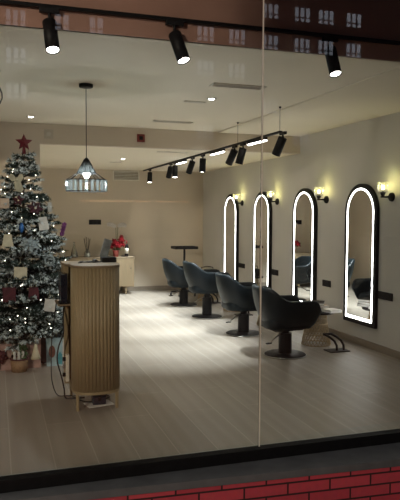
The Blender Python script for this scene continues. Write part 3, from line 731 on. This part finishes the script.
# things in, on and under the desk
t = thing('computer_monitor', 'dark screen standing on the open shelf at the left of the desk', 'monitor', (.535, 5.33, .847))
MB().box((0, 0, .135), (.055, .19, .235), bevel=.006).build('screen', M['dark_screen'], t)
MB().box((0, 0, .006), (.07, .13, .012), bevel=.003).build('stand_foot', M['black_plastic'], t)
MB().box((0.01, 0, .02), (.02, .04, .03)).build('stand_neck', M['black_plastic'], t)
t = thing('payment_terminal', 'black terminal box with a tilted grey screen on the desk top', 'payment terminal', (.925, 5.40, 1.182))
MB().box((.005, 0, .022), (.125, .11, .044), bevel=.006).build('terminal_body', M['black_plastic'], t)
q = MB(); q.box((-.012, .03, .115), (.070, .012, .165), Ry(.30) @ Rx(-.12), .004); q.build('tilted_screen', M['grey_screen'], t)
q = MB(); q.tube([(.72, 5.47, 1.187), (.68, 5.40, 1.187), (.73, 5.34, 1.187), (.80, 5.33, 1.187), (.86, 5.36, 1.187), (.84, 5.42, 1.187), (.76, 5.44, 1.187), (.66, 5.30, 1.187)], .0045, 6)
tag(q.build('cable', M['cable'], None, (.72, 5.4, 1.182)), 'black cable lying coiled on the desk top', 'cable')
t = thing('mouse', 'small black computer mouse on the desk top beside the terminal', 'mouse', (.815, 5.42, 1.1825))
q = MB(); q.ball((0, 0, .012), .03, 3, (.75, 1.1, .45)); q.build('mouse_body', M['black_plastic'], t)
t = thing('power_box', 'dark navy power box standing on paper under the reception desk', 'power supply', (.81, 5.20, .004))
MB().box((0, 0, .052), (.11, .09, .10), bevel=.006).build('box_body', M['navy_box'], t)
MB().box((0, -.047, .05), (.03, .006, .03), bevel=.001).build('power_switch', M['black_plastic'], t)
tag(MB().box((.81, 5.20, .002), (.22, .15, .003), Rz(.2)).build('paper_sheet', M['paper'], None, (.81, 5.20, 0)), 'white paper sheet on the floor under the desk', 'paper')
def cable(label, pts, r=.006):
    # smooth Catmull-Rom through the points
    P_ = [Vector(p) for p in pts]; P_ = [P_[0]] + P_ + [P_[-1]]; o = []
    for i in range(1, len(P_) - 2):
        for k in range(6):
            u = k / 6; a, b, c_, d = P_[i - 1], P_[i], P_[i + 1], P_[i + 2]
            o.append(.5 * ((2 * b) + (c_ - a) * u + (2 * a - 5 * b + 4 * c_ - d) * u * u + (3 * b - a - 3 * c_ + d) * u ** 3))
    o.append(P_[-2]); q = MB(); q.tube(o, r, 7)
    return tag(q.build('cable', M['cable'], None, P_[-2]), label, 'cable', 'loose cables left of the desk')
cable('thick black cable bowing out at the left side of the desk', [(.555, 5.50, .80), (.545, 5.44, .70), (.545, 5.42, .58), (.50, 5.40, .46), (.49, 5.40, .34), (.52, 5.40, .22), (.545, 5.40, .10), (.56, 5.42, .012), (.64, 5.40, .008), (.72, 5.40, .008)], .0065)
cable('thin black cable hanging beside the tree down to the floor', [(.50, 5.55, .83), (.475, 5.58, .62), (.46, 5.60, .45), (.455, 5.60, .28), (.46, 5.58, .12), (.50, 5.54, .010), (.58, 5.50, .007), (.66, 5.47, .007)], .0045)
cable('black cable looping on the floor between the desk legs', [(.62, 5.48, .007), (.66, 5.35, .007), (.72, 5.27, .007), (.80, 5.26, .007), (.86, 5.30, .007), (.93, 5.36, .007), (.90, 5.45, .007)], .0055)
t = thing('power_strip', 'grey power strip with plugs hanging at the left of the desk', 'power strip', (.578, 5.44, .16))
MB().box((0, 0, .11), (.03, .045, .24), Rx(.1), .005).build('strip_body', M['grille'], t)
for k in range(3): MB().box((-.028, 0.004 - .007 * k, .05 + .07 * k), (.028, .03, .032), bevel=.005).build('plug', M['chrome'] if k == 1 else M['black_plastic'], t)

# ------------------------------------------------------------------ sideboard and what stands on it
t = thing('sideboard', 'light oak sideboard on legs against the back wall', 'sideboard', (1.92, 12.45, 0))
SX, SY, SZ = 1.42, .42, .745
q = MB(); q.box((0, 0, SZ - .01), (SX + .02, SY + .02, .02), bevel=.003); q.build('top', M['desk_top'], t)
q = MB(); q.box((0, .0, .44), (SX, SY - .02, .585), bevel=.003); q.build('body', M['side_wood'], t)
for k in range(3):
    d_ = MB(); d_.box((-SX / 2 + SX * (k + .5) / 3, -SY / 2 + .002, .44), (SX / 3 - .012, .018, .56), bevel=.003); d_ = d_.build('door', M['side_wood'], t)
    MB().cyl((-SX / 2 + SX * (k + .5) / 3 + .16, -SY / 2 - .007, .52), (-SX / 2 + SX * (k + .5) / 3 + .16, -SY / 2 - .022, .52), .010, n=12).build('knob', M['black_metal'], d_)
for (x, y) in ((-.62, -.16), (.55, -.16), (-.62, .16), (.55, .16), (.20, -.16), (.20, .16)):
    MB().box((x, y, .075), (.035, .035, .15), bevel=.003).build('leg', M['side_wood'], t)
ZT_ = SZ + .0005
# reed diffuser
t = thing('reed_diffuser', 'glass reed diffuser with dark sticks on the sideboard', 'diffuser', (1.71, 12.35, ZT_))
q = MB(); q.lathe([(0, 0), (.055, 0), (.060, .02), (.060, .08), (.045, .11), (.022, .125), (.022, .16), (.018, .16), (.018, .125)], n=24); q.build('bottle', M['clear'], t)
MB().cyl((0, -.001, .012), (0, -.001, .075), .054, n=20).build('scented_oil', M['label'], t)
for k in range(7):
    a = 2 * PI * k / 7; MB().cyl((.006 * math.cos(a), .006 * math.sin(a), .05), (.065 * math.cos(a), .065 * math.sin(a), .36 + .02 * (k % 3)), .0035, n=6).build('reed', M['reed'], t)
t = thing('glass_vase', 'clear conical glass vase at the left of the reed diffuser', 'vase', (1.46, 12.35, ZT_))
q = MB(); q.lathe([(0, 0), (.055, 0), (.075, .015), (.055, .10), (.026, .20), (.016, .27), (.022, .30), (.019, .30), (.013, .27), (.022, .20), (.05, .10), (.068, .02), (0, .012)], n=24); q.build('vase_body', M['clear'], t)
MB().cyl((0, 0, .014), (0, 0, .05), .055, .045, 18).build('pebble_filling', M['white_pot'], t)
def flower(q, c, r, nrm, n=5, w=.55):
    nrm = Vector(nrm).normalized(); a = nrm.orthogonal().normalized(); b = nrm.cross(a)
    for k in range(n):
        t_ = 2 * PI * k / n; d = a * math.cos(t_) + b * math.sin(t_); s_ = nrm.cross(d); c_ = Vector(c)
        pts = [c_, c_ + d * r * .5 + s_ * r * w * .5 + nrm * r * .12, c_ + d * r + nrm * r * .05, c_ + d * r * .5 - s_ * r * w * .5 + nrm * r * .12]
        lo = [p - nrm * .006 for p in pts]
        q._new(pts + lo, [(0, 1, 2, 3), (7, 6, 5, 4), (0, 4, 5, 1), (1, 5, 6, 2), (2, 6, 7, 3), (3, 7, 4, 0)], True)
def arc(p, q_, up, n=8):
    p, q_ = Vector(p), Vector(q_); return [p.lerp(q_, k / n) + Vector((0, 0, up * math.sin(PI * k / n))) for k in range(n + 1)]
def orchid(label, loc, pot_m, pet_m, tips, r, pr=.055):
    t = thing('orchid', label, 'orchid', loc)
    q = MB(); q.lathe([(0, 0), (pr * .75, 0), (pr, .10), (pr * 1.05, .115), (pr * .9, .115), (pr * .85, .095), (0, .09)], n=24); q.build('pot', pot_m, t)
    for k in range(4):
        a = 2 * PI * k / 4 + .5; q = MB(); b = Vector((math.cos(a), math.sin(a), 0)); s_ = Vector((-b.y, b.x, 0)); c0 = Vector((0, 0, .10)); 
        up = [c0, c0 + b * .06 + s_ * .022 + Vector((0, 0, .04)), c0 + b * .14 + Vector((0, 0, .03)), c0 + b * .06 - s_ * .022 + Vector((0, 0, .04))]
        lo = [p - Vector((0, 0, .006)) for p in up]; q._new(up + lo, [(0, 1, 2, 3), (7, 6, 5, 4), (0, 4, 5, 1), (1, 5, 6, 2), (2, 6, 7, 3), (3, 7, 4, 0)], True); q.build('leaf', M['green_leaf'], t)
    for (mid, end) in tips:
        q = MB(); q.tube([(0, 0, .09)] + arc(mid, end, .03), .005, 6); st = q.build('stem', M['green_leaf'], t)
        mid, end = Vector(mid), Vector(end)
        for k in range(4):
            q = MB(); flower(q, mid.lerp(end, .25 + .25 * k) + Vector((0, -.012, .02 + .02 * math.sin(PI * (.25 + .25 * k)))), r, (random.uniform(-.3, .3), -1, .2), 5, .95); q.build('flower', pet_m, st)
    return t
orchid('white orchid arching above the red poinsettia', (2.31, 12.46, ZT_), M['white_pot'], M['white_petal'], [((-.01, 0, .56), (-.16, -.03, .62)), ((.03, 0, .58), (.16, -.03, .60))], .052)
orchid('purple orchid at the right edge of the christmas tree', (1.25, 12.42, ZT_), M['white_pot'], M['purple_petal'], [((-.03, 0, .36), (.03, -.04, .62))], .055)
t = thing('poinsettia', 'red poinsettia in a red pot on the sideboard', 'poinsettia', (2.27, 12.32, ZT_))
q = MB(); q.lathe([(0, 0), (.05, 0), (.066, .12), (.072, .13), (.062, .13), (.058, .11), (0, .10)], n=24); q.build('pot', M['red_pot'], t)
q = MB()
for k in range(8):
    a = 2 * PI * k / 8 + .2; q.tube([(0, 0, .10), (.05 * math.cos(a), .05 * math.sin(a), .16), (.11 * math.cos(a), .09 * math.sin(a), .17)], .008, 5)
q.build('leaf_stalk', M['green_leaf'], t)
for (x, y, z, r) in ((-.10, -.03, .22, .10), (.02, -.05, .25, .11), (.11, -.02, .33, .085), (.13, -.03, .24, .07), (-.03, .02, .31, .07), (.05, .05, .20, .08), (.12, .02, .40, .05)):
    q = MB(); flower(q, (x, y, z), r, (x, -.7, .5), 6, .6); flower(q, (x, y - .01, z + .008), r * .6, (x, -.8, .5), 5, .6); q.build('flower', M['red_petal'], t)
t = thing('wine_bottle', 'small dark bottle with a white label beside the poinsettia', 'bottle', (2.49, 12.33, ZT_))
q = MB(); q.lathe([(0, 0), (.036, 0), (.038, .01), (.038, .19), (.030, .225), (.014, .25), (.014, .31), (0, .31)], n=22); q.build('bottle_glass', M['dark_glass'], t)
q = MB(); q.lathe([(.0385, .06), (.039, .06), (.039, .17), (.0385, .17)], n=22); q.build('bottle_label', M['label'], t)
q = MB(); q.lathe([(0, .26), (.016, .26), (.016, .315), (0, .316)], n=16); q.build('bottle_cap', M['red_pot'], t)
tag(MB().box((2.41, 12.30, ZT_ + .012), (.07, .05, .024), Rz(.3), .005).build('trinket_box', M['dark_glass'], None, (2.41, 12.30, ZT_)), 'tiny dark trinket box between poinsettia and bottle', 'box')

# ------------------------------------------------------------------ christmas tree
TX, TY = .29, 6.95
tree = thing('christmas_tree', 'tall frosted christmas tree at the left of the shop', 'christmas tree', (TX, TY, 0))
ZS_ = [.2, .35, .66, 1.0, 1.3, 1.63, 1.94, 2.2, 2.4]; RS_ = [.46, .50, .49, .45, .38, .29, .185, .085, .02]
def trad(z):
    if z <= ZS_[0]: return RS_[0]
    for i in range(len(ZS_) - 1):
        if z <= ZS_[i + 1]: u = (z - ZS_[i]) / (ZS_[i + 1] - ZS_[i]); return RS_[i] + (RS_[i + 1] - RS_[i]) * u
    return .015
q = MB(); q.tube([(0, 0, .03), (0, 0, .8), (0, 0, 1.6), (0, 0, 2.26)], [.03, .025, .016, .006], 10); q.build('trunk', M['bark'], tree)
q = MB()
for k in range(4):
    a = PI / 4 + k * PI / 2; q.tube([(.03 * math.cos(a), .03 * math.sin(a), .10), (.16 * math.cos(a), .16 * math.sin(a), .05), (.26 * math.cos(a), .26 * math.sin(a), .012)], .012, 8)
q.build('stand', M['black_metal'], tree)
rnd = random.Random(11)
fv, ff, fm = [], [], []
def needle(p, d, L_, w, mi):
    s_ = d.orthogonal(); s_.rotate(Matrix.Rotation(rnd.uniform(0, 2 * PI), 3, d)); s_.normalize(); i = len(fv); s_ = s_ * w
    u_ = d.cross(s_)
    fv.extend([p - s_ * .5 - u_ * .3, p + s_ * .5 - u_ * .3, p + u_ * .6, p + d * L_])
    ff.extend([(i, i + 1, i + 3), (i + 1, i + 2, i + 3), (i + 2, i, i + 3)]); fm.extend([mi] * 3)
def twig(p, e, n, nl, fro):
    d0 = (e - p); L_ = d0.length; d0.normalize()
    for k in range(n):
        u = (k + rnd.random()) / n
        o_ = Vector((rnd.gauss(0, 1), rnd.gauss(0, 1), rnd.gauss(0, 1))); o_ = (o_ - d0 * o_.dot(d0)).normalized()
        d = (o_ * .8 + d0 * .75).normalized()
        mi = 1 if rnd.random() < fro * 1.25 * max(0, u - .30) / .6 else 0
        needle(p + (e - p) * u, d, nl * rnd.uniform(.75, 1.15) * (1.1 - .35 * u), .010 if mi else .0075, mi)
bq = MB()
z = .27; lev = 0
while z < 2.19:
    R_ = trad(z); nb = max(5, int(6 + R_ * 23)); 
    for k in range(nb):
        a = 2 * PI * (k + .5 * (lev % 2) + rnd.uniform(-.3, .3)) / nb
        L_ = R_ * rnd.uniform(.84, 1.06); zz = z + rnd.uniform(-.04, .04)
        dirv = Vector((math.cos(a), math.sin(a), 0)); side = Vector((-dirv.y, dirv.x, 0))
        p0 = Vector((0, 0, zz)) + dirv * .01; rise = .10 if zz > 1.9 else rnd.uniform(-.03, .10)
        p1 = p0 + dirv * L_ + Vector((0, 0, rise * L_ / .3 - .05 * (L_ / .4)))
        bq.tube([p0, p0.lerp(p1, .5) + Vector((0, 0, .015)), p1], [.006, .0045, .002], 4)
        fro = rnd.choice((.12, .3, .7, 1.0, 1.25)) * (1.1 if zz < .8 else .9)
        ns = max(2, int(L_ / .055))
        for s in range(ns):
            u = .30 + .70 * (s + .5) / ns; b0 = p0.lerp(p1, u) + Vector((0, 0, .012)); tl = (.045 + .075 * (1 - abs(u - .6)) ) * (.5 + L_) * (1.0 if zz < 1.75 else .62)
            for sg in (-1, 1):
                e = b0 + (dirv * .75 + side * sg * .8 + Vector((0, 0, rnd.uniform(-.35, .35)))).normalized() * tl
                twig(b0, e, int(9 + tl * 150), .040, fro * (.3 + .7 * u))
        twig(p0.lerp(p1, .45), p1 + dirv * .02, int(16 + L_ * 80), .042, fro)
    z += .085 if z < 1.9 else .065; lev += 1
twig(Vector((0, 0, 2.14)), Vector((0, 0, 2.24)), 60, .032, .4)
bq.build('branches', M['bark'], tree)
me = bpy.data.meshes.new('needles'); me.from_pydata([tuple(v) for v in fv], [], ff); me.materials.append(M['needle']); me.materials.append(M['frost'])
me.polygons.foreach_set('material_index', fm); me.update()
fo = bpy.data.objects.new('needles', me); COL.objects.link(fo); fo.parent = tree; fo['kind'] = 'stuff'
def surf(x, z, extra=0.0):
    """a point on the front of the crown"""
    R_ = trad(z) + extra; dx = x - TX; dx = max(-R_ * .97, min(R_ * .97, dx)); return Vector((TX + dx, TY - math.sqrt(R_ * R_ - dx * dx), z))
# fairy lights
fl = thing('string_lights', 'warm white fairy lights wound round the christmas tree', 'fairy lights', (TX, TY, 0))
fp = []; NL = 100
for k in range(NL):
    u = (k + .5) / NL; z_ = .40 + 1.86 * (1 - (1 - u) ** .72); a = -PI / 2 + rnd.uniform(-2.0, 2.0)
    R_ = trad(z_) * rnd.uniform(.90, 1.03) + .012; fp.append(Vector((R_ * math.cos(a), R_ * math.sin(a), z_ + rnd.uniform(-.02, .02))))
wp = []
for k in range(560):
    u = k / 559; z_ = .38 + 1.9 * (1 - (1 - u) ** .8); a = u * 13 * 2 * PI; R_ = trad(z_) * .93; wp.append((R_ * math.cos(a), R_ * math.sin(a), z_ + .015 * math.sin(a * 5)))
q = MB(); q.tube(wp, .0018, 4); q.build('wire', M['cable'], fl)
for p in fp:
    q = MB(); q.ball((0, 0, 0), .0056, 1); o_ = q.build('bulb', M['fairy'], fl); o_.location = p
# ornaments
def hang(t, top): 
    q = MB(); q.tube([(0, .02, top + .05), (0, .008, top + .03), (0, 0, top)], .0022, 5); q.build('hanging_loop', M['ribbon'], t)
def bag(label, x, z, w, h, m, taper=1.0, tilt=0.0, grp='little bags hanging on the tree'):
    c = surf(x, z, .012); t = thing('gift_bag_ornament', label, 'tree ornament', (c.x, c.y, c.z), grp)
    q = MB(); pr = [(-w / 2 * taper, h / 2), (w / 2 * taper, h / 2), (w / 2, -h / 2), (-w / 2, -h / 2)]; R_ = Ry(tilt)
    q.prism(pr, lambda p: R_ @ Vector((p[0], -.018, p[1])), lambda p: R_ @ Vector((p[0], .018, p[1]))); bmesh.ops.bevel(q.bm, geom=q.bm.edges[:], offset=.004, segments=1, affect='EDGES'); q.build('bag_body', m, t)
    q = MB(); q.tube([R_ @ Vector(p) for p in ((-w * .22, -.012, h / 2), (-w * .18, -.012, h / 2 + .03), (0, -.012, h / 2 + .045), (w * .18, -.012, h / 2 + .03), (w * .22, -.012, h / 2))], .003, 5); q.build('handle', M['ribbon'], t)
    hang(t, h / 2 + .04); return t
bag('cream bell shaped bag ornament at the left edge of the tree', .12, 1.325, .115, .125, M['cream'], .62)
bag('square cream bag ornament in the middle of the tree, above the burgundy ones', .235, 1.0, .125, .125, M['cream'], 1.0, .04)
bag('white bag ornament low on the right side of the tree', .52, .665, .115, .125, M['offwhite'], .92, .12)
bag('white tilted bag ornament at the right of the tree, middle height', .475, 1.495, .10, .135, M['offwhite'], .85, -.14)
bag('beige box ornament high at the left edge of the tree', .085, 1.70, .115, .105, M['kraft'])
bag('small white tag ornament at the upper right edge of the tree', .555, 1.665, .04, .10, M['offwhite'])
bag('burgundy bag ornament low at the left edge of the tree', .125, .79, .125, .145, M['burgundy'])
bag('burgundy bag ornament low in the middle of the tree', .36, .80, .11, .12, M['burgundy'], .8)
c = surf(.372, .215, .05); t = thing('bell_ornament', 'cream felt bell hanging from the lowest branch over the gifts', 'tree ornament', c)
q = MB(); q.lathe([(0, .075), (.014, .07), (.024, .02), (.040, -.05), (.052, -.075), (.046, -.075), (0, -.03)], n=20); q.build('bell_body', M['cream'], t); hang(t, .072)
MB().ball((0, 0, -.07), .014, 2).build('clapper', M['cream'], t)
t = thing('bow_ornament', 'large cream gauze bow near the top of the tree', 'tree ornament', surf(.215, 1.945, .05))
for (sx, nm) in ((-1, 'loop'), (1, 'loop')):
    q = MB(); pr = [(0, .01), (sx * .03, .05), (sx * .06, .06), (sx * .07, .02), (sx * .05, -.02), (0, -.01)]; q.prism(pr, lambda p: (p[0], -.02, p[1]), lambda p: (p[0] * .9, .02, p[1])); q.build('loop', M['ribbon'], t)
q = MB(); q.prism([(-.02, 0), (.03, .01), (.07, -.10), (.05, -.13), (.0, -.12), (-.02, -.08)], lambda p: (p[0], -.015, p[1]), lambda p: (p[0], .012, p[1])); q.build('tail', M['ribbon'], t)
MB().ball((0, -.015, 0), .022, 2).build('knot', M['ribbon'], t)
t = thing('flower_ornament', 'plum poinsettia ornament on the upper right of the tree', 'tree ornament', surf(.395, 1.655, .03))
q = MB(); flower(q, (0, 0, 0), .085, (.1, -.9, .45), 6, .65); flower(q, (0, -.012, 0), .05, (.1, -1, .15), 5, .7); q.build('petals', M['plum'], t); MB().ball((0, -.02, 0), .012, 2).build('flower_centre', M['fairy'] if False else M['cream'], t)
t = thing('flower_ornament', 'burgundy petal ornament trailing at the upper left of the tree', 'tree ornament', surf(.23, 1.73, .03))
q = MB(); flower(q, (0, 0, 0), .065, (-.3, -.9, .45), 5, .6); q.build('petals', M['burgundy'], t); MB().ball((0, -.016, 0), .010, 2).build('flower_centre', M['cream'], t)
t = thing('flower_ornament', 'pale frosted leaf flower in the middle of the tree', 'tree ornament', surf(.325, 1.28, .04))
q = MB(); flower(q, (0, 0, 0), .115, (0, -.8, .6), 7, .42); flower(q, (0, -.014, 0), .07, (0, -1, .2), 6, .4); q.build('petals', M['silver'], t); MB().ball((0, -.02, 0), .014, 2).build('flower_centre', M['silver'], t)
t = thing('ball_ornament', 'small blue drop ornament hanging in the middle of the tree', 'tree ornament', surf(.255, 1.455, .03))
q = MB(); q.lathe([(0, -.06), (.016, -.04), (.024, -.005), (.018, .03), (.008, .05), (0, .052)], n=18); q.build('drop_body', M['blue'], t); MB().cyl((0, 0, .05), (0, 0, .066), .008, n=10).build('ornament_cap', M['silver'], t); hang(t, .066)
t = thing('wreath_ornament', 'small silver wreath ornament on the right of the tree', 'tree ornament', surf(.525, 1.115, .03))
q = MB()
for k in range(17):
    a = 2 * PI * k / 16
    if k < 16: q.ball((.046 * math.cos(a), 0, .046 * math.sin(a)), .015, 1)
q.build('wreath_ring', M['silver'], t); hang(t, .06)
def star_mesh(R_, r_, th):
    q = MB(); pts = [(R_ if k % 2 == 0 else r_) for k in range(10)]; vs = []
    for k in range(10):
        a = PI / 2 + PI * k / 5; vs.append(Vector((pts[k] * math.cos(a), 0, pts[k] * math.sin(a))))
    vs += [Vector((0, -th, 0)), Vector((0, th, 0))]
    q._new(vs, [(k, (k + 1) % 10, 10) for k in range(10)] + [((k + 1) % 10, k, 11) for k in range(10)]); return q
t = thing('tree_topper', 'red glittery star on the top of the christmas tree', 'tree topper', (TX + .012, TY - .03, 2.345))
star_mesh(.092, .042, .028).build('star', M['glitter_red'], t)
q = MB(); q.lathe([(.0, -.03), (.014, -.035), (.018, -.09), (.022, -.12), (0, -.12)], n=14); q.build('sleeve', M['glitter_red'], t)

# gifts under the tree
def giftbag(label, x, y, w, d, h, m, rz=0.0):
    t = thing('gift_bag', label, 'gift bag', (x, y, 0), 'gifts under the tree', rz)
    q = MB(); vs = [(-w/2*.94,-d/2*.9,0),(w/2*.94,-d/2*.9,0),(w/2*.94,d/2*.9,0),(-w/2*.94,d/2*.9,0),(-w/2,-d/2,h),(w/2,-d/2,h),(w/2,d/2,h),(-w/2,d/2,h)]
    iv = [(a * .97, b * .95, h) for a, b, _ in vs[4:]] + [(a * .95, b * .93, .02) for a, b, _ in vs[:4]]
    q._new([Vector(v) for v in vs + iv], [(0,3,2,1),(0,1,5,4),(1,2,6,5),(2,3,7,6),(3,0,4,7),(4,5,9,8),(5,6,10,9),(6,7,11,10),(7,4,8,11),(8,9,13,12),(9,10,14,13),(10,11,15,14),(11,8,12,15),(12,13,14,15)]); q.build('bag_body', m, t)
    for s in (-1, 1):
        q = MB(); q.tube(arc((-w * .2, s * d / 2 * .9, h - .01), (w * .2, s * d / 2 * .9, h - .01), .07), .003, 5); q.build('handle', M['ribbon'], t)
    return t
t = giftbag('pink gift bag with a burgundy bow at the left edge of the picture', .05, 6.66, .18, .12, .27, M['pink_paper'], .05)
q = MB(); flower(q, (-.02, -.075, .15), .085, (0, -1, .1), 6, .75); flower(q, (-.02, -.09, .15), .05, (0, -1, .1), 5, .8); q.tube([(-.02, -.075, .14), (-.035, -.075, .05), (-.03, -.075, .02)], .008, 5); q.build('bow', M['burgundy'], t)
t = thing('gift_basket', 'tan woven basket with small white figures and greenery under the tree', 'basket', (.215, 6.54, 0), 'gifts under the tree')
q = MB(); q.lathe([(0, .0), (.075, 0), (.083, .06), (.088, .13), (.081, .13), (.075, .06), (.068, .012), (0, .012)], n=28); q.build('basket_body', M['basket'], t)
q = MB(); q.tube([(.086 * math.cos(2 * PI * k / 28), .086 * math.sin(2 * PI * k / 28), .13) for k in range(29)], .008, 6); q.build('basket_rim', M['burgundy'], t)
for k, (x, y) in enumerate(((-.045, -.03), (-.005, -.045), (.035, -.03))):
    q = MB(); q.lathe([(0, .03), (.016, .03), (.018, .13), (.012, .165), (.016, .18), (.012, .205), (0, .215)], (x, y, 0), 14); q.build('white_figure', M['offwhite'], t)
q = MB(); rg = random.Random(5)
for k in range(46):
    p = Vector((rg.uniform(0, .075), rg.uniform(-.05, .05), rg.uniform(.12, .26))); flower(q, p, .022, (rg.uniform(-1, 1), -1, rg.uniform(-.5, 1)), 3, .6)
q.tube([(.03, 0, .02), (.04, 0, .15), (.05, 0, .25)], .005, 5); q.build('greenery', M['green_leaf'], t)
giftbag('dusky pink gift bag behind the hanging felt bell', .355, 6.68, .155, .11, .30, M['pink_paper'], .1)
giftbag('dark brown gift bag between the pink bag and the blue bag', .47, 6.86, .10, .10, .32, M['dark_paper'], 0)
t = giftbag('pale blue gift bag nearest to the reception desk', .577, 6.70, .17, .10, .30, M['blue_paper'], -.05)
q = MB(); q.lathe([(0, -.004), (.034, -.004), (.034, .002), (0, .004)], (0, 0, 0), 22, False)
for v in q.bm.verts: v.co = Vector((v.co.x * 1.0 - .025, -.048 - v.co.z + .0, v.co.y * 1.9 + .155))
q.build('oval_print', M['brown_print'], t)
q = MB(); q.prism([(.02, .02), (.078, .02), (.08, .12), (.055, .15), (.03, .11)], lambda p: (p[0], -.0505, p[1]), lambda p: (p[0], -.046, p[1])); q.build('teal_print', M['teal_paper'], t)

# ------------------------------------------------------------------ outside light
w = bpy.data.worlds.new('dusk_sky'); scene.world = w; w.use_nodes = True
bg = w.node_tree.nodes['Background']; bg.inputs['Color'].default_value = (.55, .62, .85, 1); bg.inputs['Strength'].default_value = .035
# unseen lamp added behind the viewer's left to light sill, bricks and fascia
t = thing('added_street_lamp', 'unseen street lamp added to light the sill and bricks', 'street lamp', (-4.5, -2.5, -1.0))
MB().cyl((0, 0, 0), (0, 0, 4.6), .06, .04, 16).build('post', M['black_metal'], t)
q = MB(); q.lathe([(0, 4.6), (.18, 4.62), (.20, 4.70), (.10, 4.85), (0, 4.88)], n=24); q.build('lamp_head', M['black_metal'], t)
q = MB(); q.lathe([(0, 4.56), (.14, 4.57), (.16, 4.61), (0, 4.615)], n=24); q.build('diffuser', emit('added_lamp_glass', (1, .86, .66), 30, False), t)
lamp('SPOT', (-4.5, -2.5, 3.5), 1150, (1.0, .84, .66), size=.12, name='added_street_glow', aim=(.8, .9, -.7), angle=150, blend=.6)

# ------------------------------------------------------------------ camera
f = 627.0
yaw = math.atan(205 / f); pitch = -math.atan(36 / f); roll = math.radians(.25)
F = Vector((math.sin(yaw) * math.cos(pitch), math.cos(yaw) * math.cos(pitch), math.sin(pitch)))
R0 = Vector((math.cos(yaw), -math.sin(yaw), 0)); U0 = R0.cross(F)
Rr = R0 * math.cos(roll) + U0 * math.sin(roll); Ur = U0 * math.cos(roll) - R0 * math.sin(roll)
cd = bpy.data.cameras.new('camera'); cam = bpy.data.objects.new('camera', cd); COL.objects.link(cam)
cam.matrix_world = Matrix(((Rr.x, Ur.x, -F.x, 0), (Rr.y, Ur.y, -F.y, 0), (Rr.z, Ur.z, -F.z, 1.6), (0, 0, 0, 1)))
cd.sensor_fit = 'HORIZONTAL'; cd.sensor_width = 36; cd.lens = 36 * f / 400; cd.clip_start = .05; cd.clip_end = 300
scene.camera = cam

vs_ = scene.view_settings
vs_.view_transform = 'Standard'; vs_.look = 'None'; vs_.exposure = 1.08; vs_.gamma = 1.0; vs_.use_curve_mapping = False
scene.cycles.max_bounces = 10; scene.cycles.diffuse_bounces = 5; scene.cycles.glossy_bounces = 5; scene.cycles.transparent_max_bounces = 16
scene.cycles.sample_clamp_indirect = 6.0
